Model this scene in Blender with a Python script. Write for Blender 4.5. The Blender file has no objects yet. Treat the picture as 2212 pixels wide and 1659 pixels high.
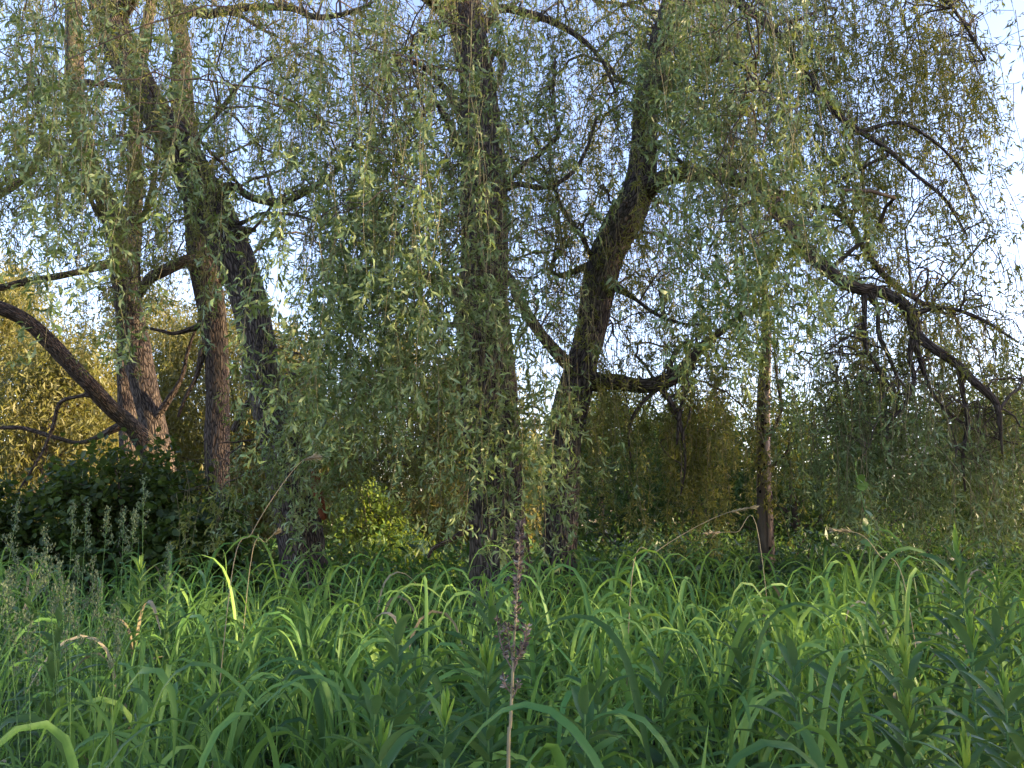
import bpy, math, random
import numpy as np
from mathutils import Vector, noise as mnoise

R = np.random.RandomState(7)
random.seed(7)
scene = bpy.context.scene
COL = scene.collection

# ------------------------------------------------------------------ camera
FPX = 1703.0                      # focal length for a 2212 px wide frame
CAM_Z = 1.62
PITCH = math.atan(300 / FPX)
cam_d = bpy.data.cameras.new('camera')
cam_d.sensor_width = 36.0
cam_d.lens = 36.0 * FPX / 2212.0
cam_d.clip_start = 0.05
cam_d.clip_end = 3000
cam = bpy.data.objects.new('camera', cam_d)
COL.objects.link(cam)
cam.location = (0, 0, CAM_Z)
cam.rotation_euler = (math.pi / 2 + PITCH, 0, 0)
scene.camera = cam

def W(px, py, d):
    """survey point: where the ray of photo pixel (px,py) is d metres in front"""
    a = (px - 1106) / FPX
    b = (829.5 - py) / FPX
    yy = math.cos(PITCH) - math.sin(PITCH) * b
    zz = math.sin(PITCH) + math.cos(PITCH) * b
    k = d / yy
    return np.array((a * k, d, CAM_Z + zz * k))

def on_ground(px, d, z=0.0):
    return np.array(((px - 1106) / FPX * d, d, z))

# ------------------------------------------------------------------ mesh builder
class MB:
    def __init__(self):
        self.v = []; self.f = []; self.n = 0
    def add(self, verts, faces, mat=0, tint=0.5):
        """verts (n,3); faces list of int arrays (m,3|4); tint scalar or per-face array list"""
        verts = np.asarray(verts, dtype=np.float32)
        if not isinstance(faces, list): faces = [faces]
        for i, fa in enumerate(faces):
            fa = np.asarray(fa, dtype=np.int64)
            t = tint[i] if isinstance(tint, list) else tint
            t = np.broadcast_to(np.asarray(t, dtype=np.float32), (len(fa),))
            m = np.full(len(fa), mat, dtype=np.int32)
            self.f.append((fa + self.n, m, t))
        self.v.append(verts); self.n += len(verts)
    def build(self, name, mats, parent=None, smooth=True, coords=None, loc=None):
        me = bpy.data.meshes.new(name)
        V = np.concatenate(self.v)
        if loc is not None: V = V - np.asarray(loc, dtype=np.float32)
        q = [x for x in self.f if x[0].shape[1] == 4]
        t = [x for x in self.f if x[0].shape[1] == 3]
        loops = []; tot = []; mi = []; ti = []
        for grp, k in ((q, 4), (t, 3)):
            if not grp: continue
            F = np.concatenate([g[0] for g in grp])
            loops.append(F.ravel()); tot.append(np.full(len(F), k, dtype=np.int32))
            mi.append(np.concatenate([g[1] for g in grp])); ti.append(np.concatenate([g[2] for g in grp]))
        loops = np.concatenate(loops).astype(np.int32); tot = np.concatenate(tot)
        mi = np.concatenate(mi); ti = np.concatenate(ti)
        start = np.concatenate(([0], np.cumsum(tot)[:-1])).astype(np.int32)
        me.vertices.add(len(V)); me.vertices.foreach_set('co', V.ravel().astype(np.float32))
        me.loops.add(len(loops)); me.loops.foreach_set('vertex_index', loops)
        me.polygons.add(len(tot)); me.polygons.foreach_set('loop_start', start)
        me.polygons.foreach_set('loop_total', tot)
        me.polygons.foreach_set('material_index', mi)
        me.polygons.foreach_set('use_smooth', np.full(len(tot), smooth, dtype=bool))
        for m in (mats if isinstance(mats, (list, tuple)) else [mats]): me.materials.append(m)
        a = me.attributes.new('tint', 'FLOAT', 'FACE'); a.data.foreach_set('value', ti.astype(np.float32))
        if coords is not None:
            c = me.attributes.new('bark_co', 'FLOAT_VECTOR', 'POINT')
            c.data.foreach_set('vector', coords.ravel().astype(np.float32))
        me.update(calc_edges=True)
        o = bpy.data.objects.new(name, me)
        COL.objects.link(o)
        if parent is not None: o.parent = parent
        if loc is not None and parent is None: o.location = loc
        return o

def tag(o, label=None, cat=None, group=None, kind=None):
    if label: o['label'] = label
    if cat: o['category'] = cat
    if group: o['group'] = group
    if kind: o['kind'] = kind
    return o

def empty(name, loc, label, cat, group=None):
    o = bpy.data.objects.new(name, None)
    o.empty_display_size = 0.3
    o.location = loc
    COL.objects.link(o)
    return tag(o, label, cat, group)

def under(o, root):
    """parent o (built in world coordinates) below root without moving it"""
    o.parent = root
    p = root; M = None
    loc = Vector((0, 0, 0))
    while p is not None:
        loc += p.location; p = p.parent
    o.location = -loc
    return o

# ------------------------------------------------------------------ materials
def new_mat(name):
    m = bpy.data.materials.new(name); m.use_nodes = True
    nt = m.node_tree; nt.nodes.clear()
    return m, nt, nt.nodes, nt.links

def leaf_mat(name, cols, trans, transmix=0.4, rough=0.5, under_col=None, spec=0.4, vein=False):
    """cols: list of (pos, rgb) along the per-leaf tint; trans: rgb of light passing through"""
    m, nt, N, L = new_mat(name)
    out = N.new('ShaderNodeOutputMaterial')
    at = N.new('ShaderNodeAttribute'); at.attribute_name = 'tint'
    cr = N.new('ShaderNodeValToRGB')
    el = cr.color_ramp.elements
    while len(el) < len(cols): el.new(0.5)
    for e, (p, c) in zip(el, cols): e.position = p; e.color = (*c, 1)
    L.new(at.outputs['Fac'], cr.inputs[0])
    col = cr.outputs[0]
    if under_col:
        g = N.new('ShaderNodeNewGeometry'); mx = N.new('ShaderNodeMixRGB')
        mul = N.new('ShaderNodeMath'); mul.operation = 'MULTIPLY'; mul.inputs[1].default_value = 0.75
        L.new(g.outputs['Backfacing'], mul.inputs[0]); L.new(mul.outputs[0], mx.inputs[0])
        L.new(col, mx.inputs[1]); mx.inputs[2].default_value = (*under_col, 1)
        col = mx.outputs[0]
    # large-scale colour drift through the plant mass
    tc = N.new('ShaderNodeNewGeometry'); nz = N.new('ShaderNodeTexNoise'); nz.inputs['Scale'].default_value = 1.3
    L.new(tc.outputs['Position'], nz.inputs['Vector'])
    hs = N.new('ShaderNodeHueSaturation')
    mr = N.new('ShaderNodeMapRange'); mr.inputs[1].default_value = .3; mr.inputs[2].default_value = .7
    mr.inputs[3].default_value = .485; mr.inputs[4].default_value = .515
    L.new(nz.outputs[0], mr.inputs[0]); L.new(mr.outputs[0], hs.inputs['Hue'])
    L.new(col, hs.inputs['Color']); col = hs.outputs[0]
    p = N.new('ShaderNodeBsdfPrincipled')
    L.new(col, p.inputs['Base Color']); p.inputs['Roughness'].default_value = rough
    p.inputs['Specular IOR Level'].default_value = spec
    t = N.new('ShaderNodeBsdfTranslucent')
    mt = N.new('ShaderNodeMixRGB'); mt.blend_type = 'MIX'; mt.inputs[0].default_value = .65
    L.new(col, mt.inputs[1]); mt.inputs[2].default_value = (*trans, 1)
    L.new(mt.outputs[0], t.inputs[0])
    ms = N.new('ShaderNodeMixShader'); ms.inputs[0].default_value = transmix
    L.new(p.outputs[0], ms.inputs[1]); L.new(t.outputs[0], ms.inputs[2])
    L.new(ms.outputs[0], out.inputs[0])
    return m

def bark_mat(name, ridge, crack, moss, moss_amt=0.5, scale=16.0, patch=None):
    m, nt, N, L = new_mat(name)
    out = N.new('ShaderNodeOutputMaterial'); p = N.new('ShaderNodeBsdfPrincipled')
    at = N.new('ShaderNodeAttribute'); at.attribute_name = 'bark_co'
    wp = N.new('ShaderNodeTexNoise'); wp.inputs['Scale'].default_value = 7
    L.new(at.outputs['Vector'], wp.inputs['Vector'])
    ad = N.new('ShaderNodeMixRGB'); ad.blend_type = 'ADD'; ad.inputs[0].default_value = .07
    L.new(at.outputs['Vector'], ad.inputs[1]); L.new(wp.outputs['Color'], ad.inputs[2])
    vo = N.new('ShaderNodeTexVoronoi'); vo.feature = 'DISTANCE_TO_EDGE'; vo.inputs['Scale'].default_value = scale
    L.new(ad.outputs[0], vo.inputs['Vector'])
    fine = N.new('ShaderNodeTexNoise'); fine.inputs['Scale'].default_value = 60; fine.inputs['Detail'].default_value = 6
    L.new(at.outputs['Vector'], fine.inputs['Vector'])
    mr = N.new('ShaderNodeMapRange'); mr.inputs[2].default_value = .22
    L.new(vo.outputs['Distance'], mr.inputs[0])
    sm = N.new('ShaderNodeMath'); sm.operation = 'MULTIPLY'
    L.new(mr.outputs[0], sm.inputs[0]); L.new(fine.outputs[0], sm.inputs[1])
    h = N.new('ShaderNodeMath'); h.operation = 'MULTIPLY_ADD'; h.inputs[1].default_value = .7
    L.new(mr.outputs[0], h.inputs[0]); L.new(sm.outputs[0], h.inputs[2])
    cr = N.new('ShaderNodeValToRGB'); e = cr.color_ramp.elements
    e[0].position = .05; e[0].color = (*crack, 1); e[1].position = .95; e[1].color = (*ridge, 1)
    L.new(h.outputs[0], cr.inputs[0])
    big = N.new('ShaderNodeTexNoise'); big.inputs['Scale'].default_value = 3.2; big.inputs['Detail'].default_value = 5
    L.new(at.outputs['Vector'], big.inputs['Vector'])
    mm = N.new('ShaderNodeMapRange'); mm.inputs[1].default_value = .52; mm.inputs[2].default_value = .68
    mm.inputs[4].default_value = moss_amt
    L.new(big.outputs[0], mm.inputs[0])
    mx = N.new('ShaderNodeMixRGB'); mx.inputs[2].default_value = (*moss, 1)
    L.new(mm.outputs[0], mx.inputs[0]); L.new(cr.outputs[0], mx.inputs[1])
    col = mx.outputs[0]
    if patch:
        pn = N.new('ShaderNodeTexNoise'); pn.inputs['Scale'].default_value = 1.7; pn.inputs['Detail'].default_value = 4
        pa = N.new('ShaderNodeMixRGB'); pa.blend_type = 'ADD'; pa.inputs[0].default_value = 1
        L.new(at.outputs['Vector'], pa.inputs[1]); pa.inputs[2].default_value = (5, 3, 2, 1)
        L.new(pa.outputs[0], pn.inputs['Vector'])
        pm = N.new('ShaderNodeMapRange'); pm.inputs[1].default_value = .53; pm.inputs[2].default_value = .57
        L.new(pn.outputs[0], pm.inputs[0])
        px = N.new('ShaderNodeMixRGB'); px.inputs[2].default_value = (*patch, 1)
        L.new(pm.outputs[0], px.inputs[0]); L.new(col, px.inputs[1]); col = px.outputs[0]
    L.new(col, p.inputs['Base Color'])
    p.inputs['Roughness'].default_value = .9; p.inputs['Specular IOR Level'].default_value = .2
    b = N.new('ShaderNodeBump'); b.inputs['Strength'].default_value = .9; b.inputs['Distance'].default_value = .02
    L.new(h.outputs[0], b.inputs['Height']); L.new(b.outputs[0], p.inputs['Normal'])
    L.new(p.outputs[0], out.inputs[0])
    return m

def plain_mat(name, c1, c2, scale=8, rough=.85, bump=.3, spec=.12):
    m, nt, N, L = new_mat(name)
    out = N.new('ShaderNodeOutputMaterial'); p = N.new('ShaderNodeBsdfPrincipled')
    g = N.new('ShaderNodeNewGeometry'); nz = N.new('ShaderNodeTexNoise')
    nz.inputs['Scale'].default_value = scale; nz.inputs['Detail'].default_value = 6
    L.new(g.outputs['Position'], nz.inputs['Vector'])
    cr = N.new('ShaderNodeValToRGB'); e = cr.color_ramp.elements
    e[0].position = .3; e[0].color = (*c1, 1); e[1].position = .7; e[1].color = (*c2, 1)
    L.new(nz.outputs[0], cr.inputs[0]); L.new(cr.outputs[0], p.inputs['Base Color'])
    p.inputs['Roughness'].default_value = rough; p.inputs['Specular IOR Level'].default_value = spec
    b = N.new('ShaderNodeBump'); b.inputs['Strength'].default_value = bump; b.inputs['Distance'].default_value = .03
    L.new(nz.outputs[0], b.inputs['Height']); L.new(b.outputs[0], p.inputs['Normal'])
    L.new(p.outputs[0], out.inputs[0])
    return m

M_WILLOW = leaf_mat('willow_leaf', [(0, (.022, .042, .011)), (.5, (.108, .168, .050)), (1, (.28, .38, .14))],
                    (.27, .31, .04), .32, .45, under_col=(.23, .30, .14), spec=.4)
M_WILLOW_FAR = leaf_mat('willow_leaf_olive', [(0, (.024, .034, .008)), (.5, (.115, .132, .028)), (1, (.27, .275, .07))],
                    (.30, .31, .04), .40, .5, under_col=(.19, .215, .075), spec=.3)
M_GOLD = leaf_mat('willow_leaf_sunlit', [(0, (.07, .085, .015)), (.5, (.14, .145, .03)), (1, (.22, .205, .05))],  # gold of the low sun put into the leaf colour
                    (.30, .26, .03), .45, .5, under_col=(.20, .20, .09))
M_WOOD = leaf_mat('woodland_leaf', [(0, (.022, .050, .014)), (.5, (.060, .115, .028)), (1, (.14, .22, .05))],
                    (.16, .22, .03), .35, .5, spec=.25)
M_SPRUCE = leaf_mat('spruce_needle', [(0, (.012, .028, .016)), (1, (.035, .062, .034))], (.05, .07, .02), .15, .6)
M_DARKSHRUB = leaf_mat('shrub_leaf', [(0, (.020, .038, .010)), (.6, (.055, .088, .022)), (1, (.14, .19, .04))],
                    (.14, .20, .02), .35, .5, spec=.25)
M_BRIGHT = leaf_mat('sunlit_shrub_leaf', [(0, (.07, .13, .02)), (1, (.18, .27, .04))], (.35, .42, .04), .45, .5)  # brighter yellow-green: sunlight on these bushes put into the leaf colour
M_GRASS = leaf_mat('grass_blade', [(0, (.018, .055, .014)), (.5, (.090, .200, .048)), (1, (.24, .37, .075))],
                    (.26, .42, .03), .30, .5, under_col=(.11, .22, .06), spec=.22)
M_HERB = leaf_mat('herb_leaf', [(0, (.012, .034, .010)), (.6, (.042, .098, .024)), (1, (.11, .20, .045))],
                    (.15, .27, .03), .32, .38, under_col=(.10, .17, .08), spec=.25)
M_TIP = leaf_mat('young_leaf', [(0, (.10, .20, .035)), (1, (.18, .30, .05))], (.28, .42, .04), .42, .5)
M_SEED = leaf_mat('green_seed', [(0, (.05, .085, .035)), (1, (.13, .17, .085))], (.15, .2, .1), .2, .7)
M_STRAW = leaf_mat('straw', [(0, (.17, .145, .075)), (1, (.34, .29, .17))], (.3, .25, .15), .2, .7)
M_DRY = leaf_mat('dry_seed', [(0, (.035, .026, .024)), (.5, (.12, .09, .078)), (1, (.34, .28, .23))], (.15, .08, .05), .1, .8)
M_TWIG = plain_mat('twig_bark', (.13, .12, .06), (.22, .20, .11), 20, .7, .1)
M_TWIGD = plain_mat('dark_twig_bark', (.05, .04, .033), (.11, .085, .065), 12, .85, .3)
M_BARK = bark_mat('willow_bark', (.115, .096, .084), (.020, .016, .014), (.11, .105, .05), .35, 40)
M_BARKW = bark_mat('sunlit_willow_bark', (.115, .092, .074), (.022, .017, .014), (.12, .11, .05), .35, 42)  # warmer copy of the willow bark, sun on the left trunks put into colour
M_LIMB = bark_mat('limb_bark', (.125, .098, .078), (.03, .022, .018), (.10, .095, .05), .3, 50)
M_DEAD = bark_mat('dead_bark', (.17, .135, .11), (.07, .055, .045), (.16, .15, .11), .3, 9, patch=(.36, .31, .28))
M_HOLE = plain_mat('hole_shade', (.012, .009, .007), (.03, .02, .015))  # shade inside the holes painted as dark discs on the bark
M_WOUND = plain_mat('bare_wood', (.10, .035, .018), (.22, .075, .035), 25)
M_SOIL = plain_mat('soil', (.014, .014, .008), (.035, .032, .016), 3)
M_STEM = plain_mat('green_stem', (.07, .14, .04), (.11, .20, .06), 30, .6, .1)

# ------------------------------------------------------------------ curves & tubes
def catmull(P, n):
    P = np.asarray(P, dtype=float)
    P = np.vstack([2 * P[0] - P[1], P, 2 * P[-1] - P[-2]])
    segs = len(P) - 3
    out = []
    for i in range(segs):
        a, b, c, d = P[i:i + 4]
        t = np.linspace(0, 1, n, endpoint=False)[:, None]
        out.append(.5 * ((2 * b) + (c - a) * t + (2 * a - 5 * b + 4 * c - d) * t ** 2 + (3 * b - a - 3 * c + d) * t ** 3))
    out.append(P[-2][None])
    return np.vstack(out)

def frames(P):
    T = np.gradient(P, axis=0); T /= np.linalg.norm(T, axis=1)[:, None] + 1e-9
    ref = np.array((0.0, 1.0, 0.0)) if abs(T[0][1]) < .8 else np.array((1.0, 0, 0))
    A = np.zeros_like(P); B = np.zeros_like(P)
    a = np.cross(T[0], ref); a /= np.linalg.norm(a)
    for i in range(len(P)):
        a = a - T[i] * a.dot(T[i]); a /= np.linalg.norm(a) + 1e-9
        A[i] = a; B[i] = np.cross(T[i], a)
    return T, A, B

def tube(mb, P, r, sides=4, mat=0, tint=.5):
    P = np.asarray(P, float); r = np.broadcast_to(np.asarray(r, float), (len(P),))
    T, A, B = frames(P)
    th = np.linspace(0, 2 * np.pi, sides, endpoint=False)
    V = P[:, None] + (A[:, None] * np.cos(th)[None, :, None] + B[:, None] * np.sin(th)[None, :, None]) * r[:, None, None]
    n = len(P); i = np.arange(n - 1)[:, None]; j = np.arange(sides)[None]
    k = (j + 1) % sides
    F = np.stack([i * sides + j, i * sides + k, (i + 1) * sides + k, (i + 1) * sides + j], -1).reshape(-1, 4)
    mb.add(V.reshape(-1, 3), F, mat, tint)

def bark_tube(name, P, r, mat, sides=40, step=.035, rough=1.0, parent=None, flare=None):
    """a trunk or limb with real ridges and lumps"""
    P = np.asarray(P, float); r = np.asarray(r, float)
    C = catmull(np.column_stack([P, r]), 12)
    d = np.linalg.norm(np.diff(C[:, :3], axis=0), axis=1); s = np.concatenate(([0], np.cumsum(d)))
    n = max(6, int(s[-1] / step))
    ss = np.linspace(0, s[-1], n)
    Q = np.stack([np.interp(ss, s, C[:, k]) for k in range(4)], 1)
    pts = Q[:, :3].copy(); rr = np.maximum(Q[:, 3], .003)
    T, A, B = frames(pts)
    th = np.linspace(0, 2 * np.pi, sides, endpoint=False)
    seed = R.uniform(0, 50)
    V = np.zeros((n, sides, 3)); K = np.zeros((n, sides, 3))
    rm = rr.mean()
    for i in range(n):
        for j in range(sides):
            c, s_ = math.cos(th[j]), math.sin(th[j])
            q = (c * rm, s_ * rm, ss[i] * .17)
            v = Vector((q[0] * 8 + seed, q[1] * 8, q[2] * 9))
            lump = mnoise.noise(Vector((c * .9 + seed, s_ * .9, ss[i] * .8))) * .16
            ridge = 1 - abs(mnoise.noise(v * 2.6)) * 2
            rad = rr[i] * (1 + lump * min(1, rough)) + min(.016, rr[i] * .08) * ridge * rough
            V[i, j] = pts[i] + (A[i] * c + B[i] * s_) * rad
            K[i, j] = q
    K += seed
    i = np.arange(n - 1)[:, None]; j = np.arange(sides)[None]; k = (j + 1) % sides
    F = np.stack([i * sides + j, i * sides + k, (i + 1) * sides + k, (i + 1) * sides + j], -1).reshape(-1, 4)
    mb = MB(); verts = V.reshape(-1, 3); co = K.reshape(-1, 3)
    # rounded end cap
    cap = np.array([[(n - 1) * sides + a, (n - 1) * sides + (a + 1) % sides, n * sides] for a in range(sides)])
    verts = np.vstack([verts, pts[-1] + T[-1] * rr[-1] * .6]); co = np.vstack([co, co[-1]])
    mb.add(verts, [F, cap])
    o = mb.build(name, mat, coords=co)
    if parent is not None: under(o, parent)
    return o, pts, rr

# ------------------------------------------------------------------ leaves
def unit(a): return a / (np.linalg.norm(a, axis=-1, keepdims=True) + 1e-9)

def add_leaves(mb, P, D, Ln, Wd, mat=0, tint=None, curl=.25, hi=True):
    """P base points, D directions, Ln lengths, Wd widths: slender bent leaves"""
    n = len(P)
    if n == 0: return
    D = unit(D)
    S = unit(np.cross(D, R.normal(size=(n, 3))))
    Nn = np.cross(S, D)
    L = Ln[:, None]; Wh = Wd[:, None] * .5
    cu = (R.uniform(-1, 1, (n, 1)) * curl) * L
    if tint is None: tint = np.clip(R.normal(.5, .22, n), 0, 1)
    if hi:
        sw = S * (R.uniform(-1, 1, (n, 1)) * curl * .55) * L
        a = P + D * L * .32 + Nn * cu * .30 + sw * .5; b = P + D * L * .68 + Nn * cu * .28 + sw * .45
        V = np.stack([P, a + S * Wh, a - S * Wh, b + S * Wh * .85, b - S * Wh * .85, P + D * L * .92 - Nn * cu * .55 - sw * .5], 1)
        o = np.arange(n)[:, None] * 6
        mb.add(V.reshape(-1, 3), [o + np.array([[0, 1, 2]]), o + np.array([[1, 3, 4, 2]]), o + np.array([[3, 5, 4]])],
               mat, [tint, tint, tint])
    else:
        a = P + D * L * .42 + Nn * cu * .4
        V = np.stack([P, a + S * Wh, P + D * L - Nn * cu * .5, a - S * Wh], 1)
        o = np.arange(n)[:, None] * 4
        mb.add(V.reshape(-1, 3), o + np.array([[0, 1, 2, 3]]), mat, tint)

def strand(mb, top, length, lpm=75, lsize=.085, bare=.15, drift=None, hi=True, tw_r=.0028, m_leaf=1, m_twig=0, tone=0., spread=1.):
    """one hanging willow switch with leafy side twigs"""
    k = max(4, int(length / .22))
    t = np.linspace(0, 1, k)
    if drift is None: drift = R.normal(0, .12, 2)
    ph = R.uniform(0, 6, 2)
    x = drift[0] * length * t ** .8 + .02 * length * np.sin(t * 6 + ph[0])
    y = drift[1] * length * t ** .8 + .02 * length * np.sin(t * 5 + ph[1])
    P = np.column_stack([top[0] + x, top[1] + y, top[2] - length * t])
    tube(mb, P, np.linspace(tw_r, tw_r * .35, k), 3, m_twig)
    nt = max(2, int(length * (1 - bare) * lpm / 5.9))
    tt = bare + (1 - bare) * np.sort(R.uniform(0, 1, nt)) ** .85
    base = np.stack([np.interp(tt, t, P[:, c]) for c in range(3)], 1)
    az = R.uniform(0, 2 * np.pi, nt)
    tl = R.uniform(.05, .19, nt) * (1.15 - .5 * tt) * spread
    out = np.column_stack([np.cos(az), np.sin(az), R.uniform(-1.5, .15, nt)])
    out = unit(out)
    m = 6
    u = np.linspace(.12, 1, m)[None, :, None]
    droop = np.zeros((nt, m, 3)); droop[:, :, 2] = -(u[..., 0] ** 2) * .35 * tl[:, None]
    Q = base[:, None] + out[:, None] * tl[:, None, None] * u + droop
    Q = Q.reshape(-1, 3)
    D = np.repeat(out, m, 0) * .6 + np.array((0, 0, -.42)) + R.normal(0, .55, (nt * m, 3))
    ln = lsize * R.uniform(.55, 1.2, nt * m)
    tint = np.clip(R.normal(.46 + tone, .27, nt * m) + np.repeat(R.normal(0, .10, nt), m), 0, 1)
    add_leaves(mb, Q, D, ln, ln * R.uniform(.16, .24, nt * m), m_leaf, tint, .75, hi)

# ------------------------------------------------------------------ willows
WIL = {}
def willow(key, name, label, group=None, base=None):
    root = empty(name, Vector(base), label, 'tree', group)
    WIL[key] = dict(root=root, anch=[], crown=MB(), crown_far=MB())
    return root

def px_path(rows):
    """rows (px, py, width_px, depth) -> points and radii"""
    P = []; r = []
    for (x, y, w, d) in rows:
        p = W(x, y, d); P.append(p)
        r.append(w / 2 * np.linalg.norm(p - np.array((0, 0, CAM_Z))) / FPX / math.sqrt(1 + ((x - 1106) / FPX) ** 2 + ((829 - y) / FPX) ** 2) * 1.0)
    return np.array(P), np.array(r)

def stem(key, part, rows, mat, sides=40, step=.04, rough=1., anchor=True, parent=None, to_ground=None):
    P, r = px_path(rows)
    if to_ground is not None:
        g = P[0].copy(); g[2] = -.1; g[0] += to_ground
        P = np.vstack([g, P]); r = np.concatenate(([r[0] * 1.25], r))
    o, pts, rr = bark_tube(part, P, r, mat, sides, step, rough)
    under(o, parent if parent is not None else WIL[key]['root'])
    if anchor:
        for p, q in zip(pts[::4], rr[::4]):
            if p[2] > 1.6: WIL[key]['anch'].append((*p, q))
    return o

GW = 'weeping willows with furrowed trunks'
# --- centre willow
willow('A', 'willow_tree', 'biggest willow, thick furrowed upright trunk just left of the picture centre', GW, on_ground(1090, 7.9))
stem('A', 'trunk', [(1086, 1290, 150, 7.9), (1078, 1180, 126, 7.9), (1062, 945, 117, 7.9), (1051, 787, 113, 7.9), (1042, 668, 112, 7.95), (1048, 549, 100, 8),
     (1047, 433, 92, 8), (1040, 283, 80, 8), (1030, 166, 70, 8.05), (1000, 0, 72, 8.1), (975, -200, 62, 8.1), (960, -520, 40, 8.1)], M_BARK, 56, .03, to_ground=.03)
stem('A', 'branch', [(1030, 720, 60, 7.85), (1000, 655, 34, 7.8), (972, 628, 26, 7.75), (936, 606, 20, 7.6), (912, 589, 16, 7.5), (880, 555, 14, 7.4), (820, 520, 10, 7.2), (740, 500, 6, 7.)], M_LIMB, 16, .05)
stem('A', 'branch', [(990, 640, 20, 7.8), (955, 625, 14, 7.7), (915, 600, 11, 7.7), (890, 575, 9, 7.8), (860, 500, 7, 7.9), (820, 440, 5, 8)], M_LIMB, 12, .05)
stem('A', 'branch', [(1060, 400, 24, 8), (1105, 380, 13, 7.9), (1135, 352, 12, 7.8), (1160, 338, 11, 7.8), (1200, 300, 10, 7.7), (1208, 288, 9, 7.7), (1198, 240, 7, 7.7), (1195, 190, 6, 7.7), (1200, 120, 4, 7.7)], M_LIMB, 12, .04)
stem('A', 'branch', [(1070, 410, 24, 8), (1120, 398, 13, 8), (1165, 405, 11, 8), (1200, 398, 10, 8), (1240, 368, 9, 8), (1268, 320, 7, 8), (1290, 250, 5, 8)], M_LIMB, 12, .04)
stem('A', 'branch', [(1040, 60, 30, 8.1), (1080, 18, 18, 8.1), (1150, 32, 16, 8), (1200, 50, 14, 8), (1250, 80, 12, 7.9), (1300, 130, 8, 7.8), (1330, 200, 5, 7.8)], M_LIMB, 12, .05)
stem('A', 'branch', [(1030, 190, 24, 8), (1065, 115, 15, 7.9), (1085, 130, 14, 7.9), (1082, 155, 10, 7.9), (1072, 195, 5, 7.9)], M_LIMB, 12, .04)
stem('A', 'branch', [(1040, 560, 26, 8.1), (1100, 600, 20, 8.3), (1125, 655, 22, 8.4), (1160, 710, 24, 8.5), (1200, 760, 26, 8.6), (1225, 785, 30, 8.7)], M_LIMB, 18, .05)
stem('A', 'branch', [(1000, 250, 26, 8), (960, 190, 14, 7.9), (915, 145, 11, 7.8), (870, 132, 9, 7.6), (800, 140, 6, 7.4)], M_LIMB, 12, .05)
stem('A', 'branch', [(1000, 330, 22, 8), (955, 240, 12, 7.6), (930, 225, 10, 7.5), (880, 300, 7, 7.2), (850, 360, 5, 7)], M_LIMB, 12, .05)
stem('A', 'branch', [(1012, 700, 18, 7.8), (960, 702, 9, 7.6), (915, 690, 8, 7.3), (880, 678, 6, 7.1), (840, 670, 4, 7)], M_LIMB, 10, .05)
stem('A', 'branch', [(1030, 1130, 20, 7.8), (1000, 1150, 13, 7.6), (965, 1170, 11, 7.4), (935, 1185, 9, 7.3), (925, 1205, 6, 7.3)], M_LIMB, 10, .04, anchor=False)
stem('A', 'branch', [(1000, 60, 40, 8.1), (900, -20, 22, 7.6), (780, -60, 16, 7.0), (680, -70, 12, 6.6), (600, -40, 8, 6.3)], M_LIMB, 12, .06)
stem('A', 'branch', [(1010, -20, 40, 8.1), (1060, -120, 24, 7.4), (1120, -190, 18, 6.7), (1200, -220, 12, 6.2), (1280, -200, 8, 5.9)], M_LIMB, 12, .06)

# --- leaning willow
willow('B', 'willow_tree', 'willow leaning right behind the centre trunk with a thick bent bough', GW, on_ground(1195, 8.9))
stem('B', 'trunk', [(1206, 1290, 74, 8.9), (1212, 1144, 72, 8.9), (1220, 945, 70, 8.9), (1238, 866, 74, 8.9), (1258, 790, 66, 8.9), (1278, 708, 64, 8.9), (1292, 628, 72, 8.9), (1313, 549, 72, 8.9),
     (1345, 480, 76, 8.9), (1370, 433, 68, 8.9), (1386, 367, 58, 8.9), (1390, 300, 50, 8.9), (1398, 200, 52, 8.9), (1425, 100, 48, 8.9), (1452, 0, 44, 8.9), (1480, -160, 34, 8.8), (1500, -420, 20, 8.7)], M_BARK, 44, .03, to_ground=-.05)
bg = stem('B', 'branch', [(1252, 812, 60, 8.9), (1290, 824, 40, 8.8), (1330, 824, 32, 8.7), (1390, 833, 30, 8.6), (1440, 822, 32, 8.5), (1480, 796, 32, 8.4), (1500, 765, 26, 8.3), (1530, 738, 20, 8.2), (1570, 705, 15, 8.1), (1620, 670, 10, 8), (1680, 655, 6, 7.9)], M_LIMB, 24, .03)
tag(bg, 'thick bent bough level with the dead trunk top')
stem('B', 'branch', [(1450, 825, 16, 8.5), (1448, 795, 11, 8.4), (1455, 768, 10, 8.3), (1470, 748, 9, 8.3), (1485, 738, 7, 8.2), (1500, 736, 4, 8.2)], M_LIMB, 12, .03)
stem('B', 'branch', [(1425, 835, 16, 8.55), (1450, 870, 10, 8.5), (1466, 905, 9, 8.5), (1476, 950, 7, 8.5), (1480, 1010, 5, 8.5), (1470, 1070, 3, 8.5)], M_LIMB, 10, .04)
stem('B', 'branch', [(1428, 833, 14, 8.55), (1395, 862, 8, 8.5), (1372, 892, 8, 8.5), (1358, 930, 6, 8.5), (1362, 990, 4, 8.5)], M_LIMB, 10, .04)
stem('B', 'branch', [(1482, 805, 14, 8.4), (1480, 850, 9, 8.4), (1468, 900, 8, 8.4), (1462, 960, 5, 8.4)], M_LIMB, 10, .04)
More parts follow.
